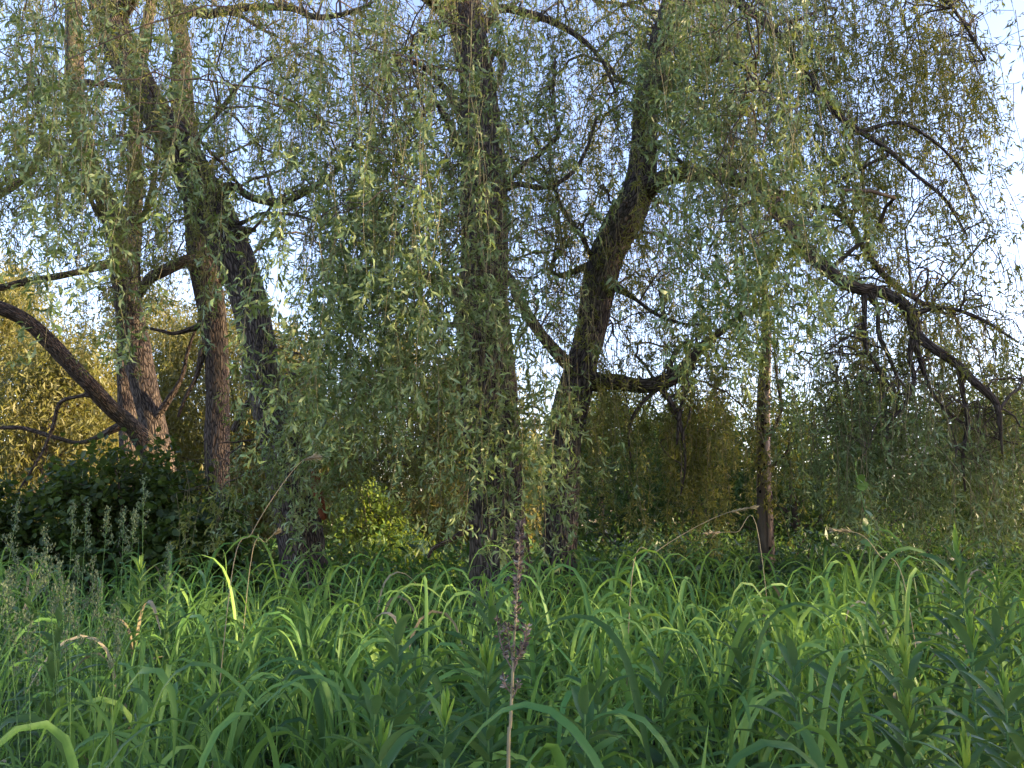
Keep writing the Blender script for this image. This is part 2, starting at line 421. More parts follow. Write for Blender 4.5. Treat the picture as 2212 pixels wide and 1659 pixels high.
bc = stem('B', 'branch', [(1385, 412, 60, 8.9), (1425, 388, 36, 8.6), (1475, 376, 30, 8.3), (1550, 378, 28, 8.0), (1615, 398, 28, 7.8), (1660, 432, 30, 7.6), (1700, 480, 30, 7.5), (1735, 535, 30, 7.4), (1790, 585, 28, 7.3), (1840, 618, 27, 7.2), (1900, 630, 24, 7.2),
     (1950, 655, 24, 7.1), (1972, 690, 24, 7.1), (1980, 722, 22, 7.1), (2020, 755, 18, 7.), (2065, 785, 17, 7.), (2105, 825, 16, 6.9), (2150, 868, 14, 6.9), (2160, 920, 8, 6.9), (2165, 980, 4, 6.9)], M_LIMB, 24, .04)
tag(bc, 'long drooping limb sweeping down to the right edge')
stem('B', 'branch', [(1540, 378, 22, 8), (1590, 350, 14, 7.9), (1640, 390, 15, 7.9), (1700, 425, 15, 7.9), (1755, 445, 14, 7.9), (1800, 455, 13, 7.9), (1840, 490, 12, 7.9), (1875, 550, 13, 7.9), (1925, 610, 12, 7.9), (1985, 650, 9, 7.9), (2070, 690, 6, 7.9)], M_LIMB, 14, .05)
stem('B', 'branch', [(1875, 625, 18, 7.2), (1895, 665, 11, 7.2), (1898, 720, 9, 7.2), (1920, 770, 9, 7.2), (1940, 830, 6, 7.2), (1935, 900, 4, 7.2)], M_LIMB, 10, .05)
stem('B', 'branch', [(1868, 625, 14, 7.2), (1868, 690, 9, 7.2), (1870, 745, 8, 7.2), (1900, 800, 6, 7.2), (1935, 850, 4, 7.2)], M_LIMB, 10, .05)
stem('B', 'branch', [(1978, 715, 18, 7.1), (1965, 770, 10, 7.1), (1975, 820, 9, 7.1), (1950, 880, 7, 7.1), (1918, 920, 6, 7.1), (1925, 1010, 4, 7.1)], M_LIMB, 10, .05)
stem('B', 'branch', [(2070, 785, 16, 7.), (2080, 850, 10, 7), (2090, 910, 9, 7), (2080, 990, 7, 7), (2085, 1060, 4, 7)], M_LIMB, 10, .05)
stem('B', 'branch', [(1975, 735, 14, 7.1), (2010, 840, 7, 7.1), (2060, 900, 6, 7.1), (2130, 940, 5, 7.1), (2200, 960, 3, 7.1)], M_LIMB, 10, .05)
stem('B', 'branch', [(1965, 680, 14, 7.1), (2040, 665, 9, 7), (2120, 690, 8, 6.9), (2200, 740, 5, 6.8)], M_LIMB, 10, .05)
stem('B', 'branch', [(1420, 110, 40, 8.9), (1480, 20, 26, 8.4), (1560, -10, 22, 8), (1640, 40, 15, 7.7), (1690, 82, 14, 7.5), (1725, 135, 13, 7.4), (1765, 190, 12, 7.3), (1800, 240, 12, 7.2), (1860, 285, 11, 7.1), (1920, 325, 9, 7), (1975, 375, 7, 7), (2040, 430, 7, 7), (2090, 510, 4, 7)], M_LIMB, 16, .05)
stem('B', 'branch', [(1870, 290, 12, 7.1), (1920, 330, 7, 7.1), (1885, 350, 7, 7.1), (1835, 378, 6, 7.2), (1790, 400, 4, 7.2)], M_LIMB, 10, .05)
stem('B', 'branch', [(1860, 285, 10, 7.1), (1940, 265, 7, 7), (2010, 300, 6, 7), (2070, 360, 5, 7), (2110, 450, 3, 7)], M_LIMB, 10, .05)
stem('B', 'branch', [(1560, -10, 22, 8), (1700, -90, 16, 7.4), (1850, -100, 13, 7), (1980, -60, 10, 6.8), (2060, 20, 7, 6.8), (2130, 130, 4, 6.8)], M_LIMB, 12, .05)
stem('B', 'branch', [(1320, 560, 22, 8.9), (1277, 549, 12, 8.8), (1257, 510, 12, 8.7), (1234, 480, 11, 8.7), (1205, 430, 8, 8.7), (1190, 370, 5, 8.7)], M_LIMB, 12, .04)
stem('B', 'branch', [(1330, 620, 22, 8.8), (1370, 645, 9, 8.6), (1420, 680, 8, 8.4), (1480, 700, 6, 8.2), (1540, 700, 4, 8.1)], M_LIMB, 10, .05)
stem('B', 'branch', [(1300, 560, 18, 8.9), (1215, 595, 12, 9.1), (1190, 580, 10, 9.2), (1210, 540, 8, 9.2), (1225, 500, 5, 9.2)], M_LIMB, 10, .05)
stem('B', 'branch', [(1400, 300, 20, 8.9), (1440, 330, 9, 8.8), (1500, 370, 7, 8.6), (1560, 430, 4, 8.5)], M_LIMB, 10, .05)
stem('B', 'branch', [(1450, -10, 40, 8.9), (1490, -120, 22, 7.8), (1540, -180, 17, 6.8), (1600, -170, 12, 6.0), (1650, -120, 8, 5.6)], M_LIMB, 12, .06)
stem('B', 'branch', [(1400, 200, 30, 8.9), (1460, 170, 18, 8), (1540, 130, 14, 7), (1600, 140, 9, 6.3), (1640, 190, 6, 5.9)], M_LIMB, 12, .06)

# --- dark leaning willow on the left of centre
willow('D', 'willow_tree', 'dark willow leaning left across a second trunk, left of the centre willow', GW, on_ground(665, 9))
stem('D', 'trunk', [(664, 1290, 108, 9), (655, 1200, 92, 9), (638, 1090, 92, 9), (606, 949, 84, 9), (584, 876, 76, 9), (563, 767, 74, 9), (542, 658, 73, 9), (512, 565, 74, 9), (475, 490, 78, 9), (436, 420, 84, 9),
     (403, 350, 78, 9), (372, 295, 70, 9), (330, 235, 62, 9), (294, 167, 60, 9), (255, 90, 68, 9), (228, 0, 62, 9), (200, -150, 50, 9), (190, -400, 30, 9)], M_BARK, 48, .03, to_ground=.04)
mb = MB()
ww = [W(676, 1010, 8.72), W(684, 1045, 8.7), W(690, 1085, 8.7), W(700, 1120, 8.7)]
ob, _, _ = bark_tube('bark_wound', np.array(ww), np.array([.03, .05, .05, .03]), M_WOUND, 14, .03, 1.5)
under(ob, WIL['D']['root'])
stem('D', 'branch', [(470, 420, 40, 8.9), (500, 402, 18, 8.8), (540, 425, 16, 8.7), (575, 435, 16, 8.6), (612, 436, 15, 8.5), (655, 418, 14, 8.4), (700, 390, 12, 8.3), (735, 360, 9, 8.2), (770, 300, 6, 8.1)], M_LIMB, 16, .04)
stem('D', 'branch', [(505, 500, 30, 8.9), (535, 497, 16, 8.8), (552, 497, 9, 8.8)], M_LIMB, 12, .03)
stem('D', 'branch', [(500, 490, 18, 8.9), (530, 478, 8, 8.8), (565, 462, 8, 8.6), (600, 461, 7, 8.5), (640, 465, 6, 8.4), (690, 480, 4, 8.3)], M_LIMB, 10, .04)
stem('D', 'branch', [(283, 205, 26, 9), (267, 190, 13, 8.9), (220, 181, 13, 8.8), (167, 180, 12, 8.7), (110, 188, 10, 8.6), (57, 194, 8, 8.5), (-20, 230, 5, 8.4)], M_LIMB, 12, .05)
stem('D', 'branch', [(410, 320, 20, 8.9), (450, 270, 10, 8.9), (490, 220, 9, 8.9), (530, 170, 6, 8.9), (590, 120, 4, 8.9)], M_LIMB, 10, .05)
stem('D', 'branch', [(250, 40, 34, 9), (300, -20, 24, 8.6), (360, -70, 18, 8), (440, -90, 13, 7.3), (520, -60, 8, 6.9)], M_LIMB, 12, .06)
stem('D', 'branch', [(590, 880, 14, 8.9), (560, 900, 14, 8.9), (545, 860, 12, 9), (520, 900, 14, 9), (505, 930, 16, 9)], M_LIMB, 10, .04, anchor=False)
stem('D', 'branch', [(220, -20, 34, 9), (160, -80, 22, 8), (100, -90, 16, 6.8), (80, -60, 10, 6)], M_LIMB, 12, .06)

# --- straight warm-lit trunk crossing behind it
willow('E', 'willow_tree', 'slimmer willow trunk lit warm by the sun on the right side, crossing behind the dark leaning trunk', GW, on_ground(474, 10.6))
stem('E', 'trunk', [(474, 1290, 50, 10.6), (472, 1144, 48, 10.6), (468, 949, 50, 10.6), (470, 876, 46, 10.6), (467, 767, 47, 10.6), (456, 658, 53, 10.6), (437, 549, 56, 10.6), (425, 433, 50, 10.6), (405, 300, 44, 10.6), (393, 200, 42, 10.6), (394, 100, 33, 10.6), (377, 0, 36, 10.6), (370, -200, 26, 10.6), (372, -350, 16, 10.6)], M_BARKW, 40, .035, to_ground=0.)
stem('E', 'branch', [(430, 560, 34, 10.5), (405, 563, 26, 10.3), (375, 575, 24, 10.2), (345, 590, 24, 10.1), (322, 604, 22, 10.1), (300, 640, 14, 10.2)], M_BARKW, 18, .04)
stem('E', 'branch', [(385, 40, 30, 10.6), (415, 24, 22, 10.4), (450, 30, 20, 10.2), (500, 19, 15, 10), (570, 15, 14, 9.8), (630, 18, 13, 9.6), (680, 36, 12, 9.4), (735, 32, 10, 9.2), (800, 10, 6, 9)], M_BARKW, 14, .05)
stem('E', 'branch', [(480, 25, 14, 10), (520, 35, 8, 9.9), (560, 60, 7, 9.8), (600, 80, 5, 9.7)], M_BARKW, 10, .05)
stem('E', 'branch', [(440, 745, 20, 10.5), (425, 810, 10, 10.5), (400, 860, 8, 10.4), (385, 900, 6, 10.4)], M_LIMB, 10, .05, anchor=False)
stem('E', 'branch', [(445, 700, 16, 10.5), (380, 720, 8, 10.5), (350, 715, 7, 10.5), (315, 708, 5, 10.5)], M_LIMB, 10, .05)

# --- multi-stemmed willow at the far left
willow('G', 'willow_tree', 'many-stemmed willow at the left with a limb arching out to the left edge', GW, on_ground(310, 11.6))
stem('G', 'trunk', [(350, 1290, 66, 11.4), (345, 1040, 64, 11.4), (330, 920, 52, 11.4), (313, 840, 54, 11.4), (296, 767, 56, 11.4), (277, 658, 50, 11.4), (265, 549, 50, 11.4), (246, 470, 48, 11.4), (215, 400, 36, 11.4), (185, 330, 32, 11.4), (165, 250, 34, 11.4), (160, 100, 34, 11.4), (158, 0, 30, 11.4), (155, -200, 20, 11.4)], M_BARKW, 36, .04, to_ground=0.)
stem('G', 'trunk', [(283, 1290, 36, 11.9), (283, 1150, 32, 11.9), (280, 1040, 30, 11.9), (274, 900, 34, 11.9), (272, 760, 34, 11.9), (283, 600, 34, 11.9), (289, 450, 32, 11.9), (290, 330, 28, 11.9), (297, 200, 24, 11.9), (312, 80, 24, 11.9), (330, -20, 18, 11.9), (335, -150, 12, 11.9)], M_BARKW, 32, .04, to_ground=0.)
gh = stem('G', 'branch', [(345, 1000, 50, 11.2), (290, 925, 34, 10.8), (240, 880, 32, 10.5), (195, 832, 31, 10.2), (150, 785, 31, 10), (105, 737, 31, 9.8), (60, 695, 29, 9.6), (0, 664, 28, 9.4), (-80, 640, 22, 9.2), (-200, 610, 14, 9)], M_LIMB, 24, .035)
tag(gh, 'thick limb arching from the trunk base to the left edge')
stem('G', 'branch', [(265, 560, 30, 11.4), (200, 580, 16, 11.2), (120, 598, 15, 11), (60, 608, 15, 10.8), (0, 622, 14, 10.6), (-60, 630, 10, 10.5)], M_BARKW, 14, .05)
stem('G', 'branch', [(230, 430, 26, 11.4), (170, 400, 14, 11), (110, 330, 14, 10.8), (92, 280, 12, 10.8), (80, 220, 9, 10.8), (60, 150, 6, 10.8)], M_LIMB, 12, .05)
stem('G', 'branch', [(90, 300, 14, 10.8), (78, 355, 14, 10.7), (50, 388, 15, 10.6), (0, 420, 16, 10.4), (-80, 460, 14, 10.2)], M_LIMB, 12, .05)
stem('G', 'branch', [(280, 470, 26, 11.6), (310, 470, 18, 11.5), (325, 420, 14, 11.4), (335, 370, 10, 11.4), (340, 300, 6, 11.4)], M_LIMB, 12, .05)
stem('G', 'branch', [(230, 480, 18, 11.4), (205, 450, 11, 11.3), (185, 400, 8, 11.2), (160, 350, 5, 11.2)], M_LIMB, 10, .05)
stem('G', 'branch', [(200, 850, 18, 10.3), (175, 855, 8, 10.3), (130, 870, 8, 10.3), (115, 920, 7, 10.4), (90, 980, 5, 10.4), (40, 1060, 4, 10.4)], M_LIMB, 10, .05, anchor=False)
stem('G', 'branch', [(260, 920, 18, 11), (180, 955, 8, 11), (120, 945, 9, 10.9), (50, 925, 9, 10.8), (-20, 925, 7, 10.7)], M_LIMB, 10, .05, anchor=False)
stem('G', 'branch', [(340, 900, 18, 11.3), (390, 820, 9, 11.1), (405, 760, 7, 11), (430, 690, 5, 11)], M_LIMB, 10, .05, anchor=False)

# --- foliage: fine arching boughs that carry hanging switches
ANCH = []
for k, w in WIL.items():
    for a in w['anch']: ANCH.append((*a, k))
AX = np.array([[a[0], a[1], a[2], a[3]] for a in ANCH]); AK = [a[4] for a in ANCH]

def bough(T, n_str, L0, L1, lpm, lsize, bare, mat_i, hi, tone, rad=.5, far=False, zb=None):
    dlt = AX[:, :3] - T
    cost = np.linalg.norm(dlt * np.array((1, 1, .8)), axis=1) + np.where(dlt[:, 2] > .6, (dlt[:, 2] - .6) * .8, 0)
    i = int(np.argmin(cost + R.uniform(0, .5, len(cost))))
    key = AK[i]; mb = WIL[key]['crown']
    S = AX[i, :3]; dist = np.linalg.norm(T - S)
    if dist > .25:
        side = np.array((*R.normal(0, .14, 2), 0)) * dist
        c1 = S + (T - S) * .35 + side + np.array((0, 0, .22 * dist + .05))
        c2 = S + (T - S) * .75 - side * .5 + np.array((0, 0, .18 * dist))
        P = catmull([S, c1, c2, T], 5)
        P[1:-1] += R.normal(0, .012 * dist ** .5, P[1:-1].shape)
        r0 = min(AX[i, 3] * .6, .008 + .0065 * dist)
        tube(mb, P, np.linspace(r0, .004, len(P)), 5, 0)
    else:
        P = np.array([S, T])
    for s in range(n_str):
        t = 1 - abs(R.normal(0, .28)) if len(P) > 3 else 1
        t = min(max(t, .25), 1)
        f = t * (len(P) - 1); a = int(f); b = min(a + 1, len(P) - 1)
        o = P[a] + (P[b] - P[a]) * (f - a)
        off = np.array((*R.normal(0, rad * .6, 2), R.normal(0, .1)))
        top = o + off
        if np.linalg.norm(off[:2]) > .12:
            mid = (o + top) / 2 + np.array((0, 0, .06))
            tube(mb, np.array([o, mid, top]), [.004, .0035, .0028], 3, 0)
        L = R.uniform(L0, L1)
        if zb is not None: L = (top[2] - R.uniform(zb[0], zb[1])); 
        L = min(L, top[2] - .75)
        if L < .2: continue
        strand(mb, top, L, lpm, lsize, bare, None, hi, .0032 if hi else .0042, mat_i, 1, tone)

# (x0,x1,y0,y1,d0,d1, boughs, switches per bough, Lmin,Lmax, leaves/m, leaf size, bare, material slot, near?, tone)
REG = [
 (640, 780, 720, 900, 7.0, 8.3, 8, 6, .6, 1.1, 60, .085, .2, 3, True, .0),
 (480, 600, 940, 1060, 7.6, 8.4, 5, 5, .5, .8, 70, .085, .2, 3, True, .05),
 # whole upper canopy, middle depth
 (-60, 440, -160, 360, 6.8, 10.4, 48, 8, .5, 1.3, 76, 0.079, .1, 3, False, .0),
 (420, 980, -180, 340, 7.2, 10, 42, 8, .5, 1.4, 69, 0.079, .12, 3, False, .0),
 (980, 1420, -160, 420, 7.4, 10, 44, 8, .6, 1.6, 79, 0.079, .12, 3, False, .0),
 (1420, 1800, -160, 330, 7.2, 9.4, 38, 9, .6, 1.5, 81, 0.079, .12, 2, False, -.02),
 (1780, 2080, -140, 330, 7.0, 9.0, 36, 8, .5, 1.3, 76, 0.079, .1, 3, False, -.05),
 (1700, 2110, 330, 700, 7.3, 9.0, 26, 8, .4, 1.2, 70, 0.079, .1, 3, False, -.08),
 (690, 1000, 360, 700, 7.8, 9.5, 15, 8, .6, 1.4, 74, 0.079, .15, 3, False, .0),
 (1120, 1620, 380, 760, 8, 10, 34, 8, .5, 1.3, 74, 0.079, .15, 3, False, .0),
 (-40, 260, 250, 500, 9.6, 12, 20, 8, .5, 1.0, 74, 0.088, .1, 3, False, .0),
 (300, 620, 400, 640, 10.8, 12, 14, 7, .5, 1.3, 64, 0.088, .15, 3, False, .0),
 (200, 480, 330, 620, 8.6, 10, 13, 6, .5, 1.0, 70, 0.079, .15, 3, False, .0),
 # low right screens
 (1740, 2200, 640, 900, 7.2, 9.0, 26, 8, .8, 1.6, 74, 0.075, .2, 2, False, .02),
 (1260, 1680, 780, 930, 9.0, 10.4, 26, 8, .7, 1.5, 76, 0.084, .15, 3, False, .0),
 (1700, 2230, 850, 1010, 6.6, 8.4, 24, 8, .5, 1.0, 76, 0.075, .15, 2, False, .02),
 (760, 1000, 830, 1010, 8.6, 10, 14, 8, .5, 1.2, 76, 0.079, .15, 3, False, .0),
 (-60, 620, 60, 640, 10.5, 12.5, 26, 8, .4, 1.0, 74, .08, .1, 4, False, .05),
 (640, 1000, 20, 560, 9.8, 11.5, 22, 8, .4, 1.1, 74, .08, .1, 4, False, .05),
 (1100, 1650, 100, 700, 9.8, 11.8, 30, 8, .4, 1.1, 74, .08, .1, 4, False, .05),
]
for (x0, x1, y0, y1, d0, d1, nb, ns, L0, L1, lpm, ls, bare, mi, hi, tone) in REG:
    k = 0
    # low-discrepancy spread so that boughs neither pile up nor line up
    off = R.uniform(0, 1, 3)
    for q in range(nb):
        u = (off[0] + q * .7548776662) % 1; v = (off[1] + q * .5698402910) % 1
        px = x0 + (x1 - x0) * u + R.normal(0, 32); py = y0 + (y1 - y0) * v + R.normal(0, 32)
        T = W(px, py, R.uniform(d0, d1))
        bough(T, max(3, int(R.normal(ns * 1.1, 2.5))), L0, L1, lpm, ls, bare, mi, hi, tone + R.normal(0, .07), rad=.40)

# long near curtains: (x0,x1, top y0,y1, bottom y0,y1, d0,d1, boughs, switches, leaves/m, bare, tone)
for (x0, x1, t0, t1, b0, b1, d0, d1, nb, ns, lpm, bare, tone) in [
  (680, 960, -160, 120, 420, 830, 5.2, 6.8, 11, 5, 52, .15, .06),
  (690, 920, 150, 480, 620, 940, 5.2, 6.6, 11, 6, 58, .2, .10),
  (700, 920, 420, 640, 850, 1000, 5.2, 6.2, 7, 6, 70, .15, .14),
  (1530, 1650, -160, 60, 380, 800, 5.3, 6.4, 8, 5, 52, .15, .08),
  (1570, 1660, 260, 560, 600, 860, 5.3, 6.2, 8, 6, 62, .2, .12),
  (1400, 1540, -200, 0, 200, 480, 6.0, 7.4, 6, 6, 55, .1, .05),
  (80, 220, -150, 250, 480, 820, 4.6, 5.8, 7, 5, 55, .2, .03),
  (-40, 300, -200, -60, 100, 380, 5.5, 7, 7, 6, 50, .15, .0),
  (950, 1100, -200, 60, 320, 760, 5.8, 7.0, 7, 4, 45, .2, .05),
  (960, 1180, 260, 480, 640, 980, 5.8, 7.2, 9, 5, 48, .45, .06),
  (1000, 1260, 500, 760, 1020, 1220, 6.0, 7.3, 12, 5, 56, .42, .10),
  (320, 540, -150, 60, 160, 520, 5.5, 7.5, 7, 4, 45, .3, .0),
  (600, 780, 760, 900, 1000, 1190, 7.2, 8.3, 9, 5, 60, .2, .04),
]:
    off = R.uniform(0, 1, 3)
    for q in range(nb):
        u = (off[0] + q * .7548776662) % 1; v = (off[1] + q * .5698402910) % 1
        dd = R.uniform(d0, d1)
        T = W(x0 + (x1 - x0) * u + R.normal(0, 15), t0 + (t1 - t0) * v, dd)
        zb = sorted((W(1106, b0, dd)[2], W(1106, b1, dd)[2]))
        bough(T, max(3, int(R.normal(ns, 1.5))), 1, 1, lpm, .095, bare, 2, True, tone + R.normal(0, .05), rad=.38, zb=zb)

# right-hand outline of the crown: hanging tips against the sky
for (px, py, n) in [(2010, -60, 7), (2060, 10, 6), (2095, 60, 6), (2120, 130, 6), (2110, 200, 6), (2060, 120, 6), (2040, 260, 6), (2075, 330, 6), (2030, 420, 6),
                    (2110, 430, 6), (2080, 520, 6), (2150, 520, 6), (2170, 600, 6), (2130, 640, 5), (2190, 700, 6), (2150, 780, 6), (2200, 820, 5), (2010, 560, 6), (2060, 620, 5), (1960, 480, 6)]:
    bough(W(px, py, R.uniform(6.4, 7.4)), n, .35, .95, 55, .085, .05, 3, False, -.08, rad=.28)

for k, w in WIL.items():
    if w['crown'].n:
        o = w['crown'].build('crown', [M_TWIGD, M_TWIG, M_WILLOW, M_WILLOW_FAR, M_GOLD]); under(o, w['root'])
nl = sum(w['crown'].n for w in WIL.values()); print('willow crown verts', nl)

# ------------------------------------------------------------------ dead trunk with woodpecker holes
dead = empty('dead_tree', Vector(on_ground(1656, 9.6)), 'bare dead trunk with woodpecker holes and pale peeled bark at the right', 'tree')
P, r = px_path([(1658, 1260, 38, 9.6), (1656, 1204, 35, 9.6), (1654, 1144, 33, 9.6), (1650, 1030, 31, 9.6), (1648, 906, 28, 9.6), (1652, 800, 24, 9.6), (1656, 700, 20, 9.6), (1650, 610, 14, 9.6)])
g = P[0].copy(); g[2] = -.1; P = np.vstack([g, P]); r = np.concatenate(([r[0] * 1.1], r))
tr, pts, rr = bark_tube('trunk', P, r, M_DEAD, 36, .03, .6); under(tr, dead)
for q in range(44):
    hb = MB()
    i = int(R.uniform(.18, .72) * len(pts)); th = R.uniform(-2.6, .2)
    n = np.array((math.cos(th), math.sin(th), 0)); c = pts[i] + n * rr[i] * 1.0
    a = np.cross(n, (0, 0, 1)); s = R.choice([.012, .016, .022, .032], p=[.4, .3, .2, .1])
    ring = []
    for t in np.linspace(0, 2 * np.pi, 10, endpoint=False):
        ring.append(c + a * math.cos(t) * s * R.uniform(.85, 1.1) + np.array((0, 0, 1)) * math.sin(t) * s * 1.25 + n * .006)
    ring.append(c + n * .009)
    hb.add(np.array(ring), np.array([[t, (t + 1) % 10, 10] for t in range(10)]))
    under(hb.build('woodpecker_hole', M_HOLE), dead)
for rows in ([(1660, 940, 12, 9.5), (1675, 920, 8, 9.5), (1688, 880, 7, 9.5), (1680, 830, 6, 9.5), (1672, 760, 4, 9.5)], [(1664, 1010, 10, 9.5), (1690, 990, 7, 9.4), (1705, 960, 5, 9.4), (1700, 930, 3, 9.4)]):
    P, r = px_path(rows); o, _, _ = bark_tube('branch', P, r, M_LIMB, 10, .05); under(o, dead)

# ------------------------------------------------------------------ background trees
def leafy_tree(name, label, cat, group, x, d, h, rx, mats, n_clump=90, per=170, lsize=.13, lw=.26, base_z=.2, droop=.5, shape='round', trunk_r=.12, mat_trunk=None, hang=.0, tone=.0, ry=None, flat=False):
    root = empty(name, Vector((x, d, 0)), label, cat, group)
    mb = MB(); tb = MB()
    ry = ry or rx * .8
    n_limb = 7
    trunkP = [np.array((x, d, -.1)), np.array((x + R.normal(0, .1), d, h * .3)), np.array((x + R.normal(0, .25), d + R.normal(0, .2), h * .62)), np.array((x + R.normal(0, .3), d, h * .88))]
    TP = catmull(trunkP, 6); tube(tb, TP, np.linspace(trunk_r, trunk_r * .15, len(TP)), 10)
    for q in range(n_clump):
        th = R.uniform(0, 2 * np.pi); zz = R.uniform(0, 1)
        if shape == 'cone': prof = (1 - zz) ** .8
        elif shape == 'mound': prof = math.sqrt(max(0, 1 - zz ** 2.2))
        else: prof = math.sin(math.pi * min(1, .12 + zz * .86)) ** .6
        rad = prof * R.uniform(.35, 1.0) ** .5 * R.uniform(.75, 1.15)
        c = np.array((x + math.cos(th) * rx * rad, d + math.sin(th) * ry * rad, base_z + (h - base_z) * zz))
        if q % 3 == 0:
            s = TP[min(len(TP) - 1, int(np.clip((c[2] - .4) / h, .1, .95) * len(TP)))]
            tube(tb, catmull([s, (s + c) / 2 + np.array((0, 0, .12)), c], 3), np.linspace(trunk_r * .22, .006, 7), 5)
        n = int(per * R.uniform(.6, 1.4))
        sg = R.uniform(.16, .34) * (rx / 1.6) ** .5
        Pn = c + R.normal(0, 1, (n, 3)) * np.array((sg, sg, sg * (.75 + hang)))
        D = R.normal(0, .6, (n, 3)); D[:, 2] -= droop
        ln = lsize * R.uniform(.6, 1.25, n)
        tn = np.clip(R.normal(.45 + tone, .2, n) + R.normal(0, .10), 0, 1)
        ok = Pn[:, 2] > .05
        add_leaves(mb, Pn[ok], D[ok], ln[ok], ln[ok] * lw * R.uniform(.8, 1.2, ok.sum()), 0, tn[ok], .3, False)
    under(tb.build('trunk', mat_trunk or M_TWIGD), root)
    under(mb.build('crown', mats), root)
    return root

GB = 'background trees on the left in the low sun'
BL = [(-13.6, 20.5, 8.2, 2.4, 'tall pale gold tree farthest back at the left edge'), (-9.8, 20.5, 7.6, 2.2, 'tall olive-gold tree behind the golden bushes'),
      (-11.4, 16.4, 6.6, 2.1, 'pale gold willow at the far left edge behind the arching limb'),
      (-8.6, 14.9, 4.8, 1.8, 'golden bushy willow under the arching limb at the left'),
      (-7.0, 18.8, 6.8, 2.0, 'golden tree seen between the left-edge limb and the many-stemmed trunk'),
      (-5.0, 17.4, 5.6, 1.7, 'yellow-lit tree in the gap between the many-stemmed willow and the warm-lit trunk'),
      (-2.6, 18.4, 5.6, 1.6, 'yellow-lit bush just right of the dark leaning trunk'),
      (-.9, 17.6, 5.2, 1.5, 'olive tree left of the thickest trunk')]
for i, (x, d, h, rx, lab) in enumerate(BL):
    leafy_tree('background_tree', lab, 'tree', GB, x, d, h, rx, M_GOLD, 150, 260, .15, .22, .1, .7, 'round', .12, hang=.6, tone=.05)
leafy_tree('background_tree', 'dark round tree standing behind the golden bushes at the left', 'tree', 'dark trees behind the golden bushes', -10.6, 22, 5.6, 1.6, M_WOOD, 80, 160, .16, .4, .5)
leafy_tree('background_tree', 'dark tree showing behind the gap left of the warm-lit trunk', 'tree', 'dark trees behind the golden bushes', -6.2, 21.5, 5.8, 1.5, M_WOOD, 80, 160, .16, .4, .5)
GR = 'background trees on the right'
BR = [(1.9, 14.8, 3.9, 1.3, M_WOOD, 'green bush behind the leaning trunk, right of its foot'),
      (3.6, 15.2, 3.9, 1.4, M_WOOD, 'dark green tree under the bent bough'),
      (4.9, 13.6, 3.6, 1.5, M_WOOD, 'olive bush just left of the dead trunk'),
      (6.6, 14.6, 4.1, 1.7, M_WOOD, 'olive bush just right of the dead trunk'),
      (8.4, 13.2, 3.6, 1.5, M_WOOD, 'grey-green bush under the drooping limb at the right'),
      (9.7, 15.0, 3.9, 1.6, M_WOOD, 'dark bush at the right edge')]
for (x, d, h, rx, m, lab) in BR:
    leafy_tree('background_tree', lab, 'tree', GR, x, d, h, rx, m, 95, 170, .12, .26, .1, .6, 'round', .1, hang=.4)

for (x, d, h, rx, lab) in [(11.6, 4.4, 9.5, 2.6, 'unseen willow added beyond the right edge for shade, nearest'), (13.4, 7.2, 10, 2.4, 'unseen willow added beyond the right edge for shade, farther'), (9.8, .6, 7.0, 2.2, 'unseen willow added beside the grass beyond the right for shade')]:  # out-of-frame willows added to keep low sun off grass and near trunks
    leafy_tree('willow_tree', lab, 'tree', 'unseen willows added beyond the right edge for shade', x, d, h, rx, M_WILLOW_FAR, 105 if d < 6 else 150, 230, .16, .26, .3, .7, 'round', .18, hang=.8)

def spruce(x, d, h, rx, label):
    root = empty('spruce_tree', Vector((x, d, 0)), label, 'tree', 'dark spruces in the distance')
    tb = MB(); mb = MB()
    tube(tb, np.array([(x, d, -.1), (x, d, h * .5), (x, d, h)]), [.14, .08, .012], 8)
    z = .5
    while z < h - .1:
        f = 1 - (z / h); nb = 7 if f > .3 else 5
        a0 = R.uniform(0, 6)
        for q in range(nb):
            a = a0 + q * 2 * np.pi / nb + R.normal(0, .15); L = rx * (f ** .85) * R.uniform(.75, 1.15) + .08
            s = np.array((x, d, z)); e = s + np.array((math.cos(a) * L, math.sin(a) * L, -.12 * L + .1)); 
            m_ = (s + e) / 2 + np.array((0, 0, -.10 * L))
            P = catmull([s, m_, e], 4); tube(tb, P, np.linspace(.015, .004, len(P)), 4)
            n = int(26 + 60 * L)
            t = R.uniform(.05, 1, n) ** .8
            f_ = t * (len(P) - 1); i0 = np.minimum(f_.astype(int), len(P) - 2)
            Q = P[i0] + (P[i0 + 1] - P[i0]) * (f_ - i0)[:, None]
            side = np.array((-math.sin(a), math.cos(a), 0))
            D = np.array((math.cos(a), math.sin(a), -.1)) * .6 + side * R.uniform(-1, 1, (n, 1)) + np.array((0, 0, -1)) * R.uniform(-.1, .6, (n, 1))
            ln = R.uniform(.12, .26, n) * (.5 + .5 * min(1, L))
            add_leaves(mb, Q, D, ln, ln * .22, 0, None, .15, False)
        z += .20 + .10 * f
    under(tb.build('trunk', M_TWIGD), root); under(mb.build('foliage', M_SPRUCE), root)
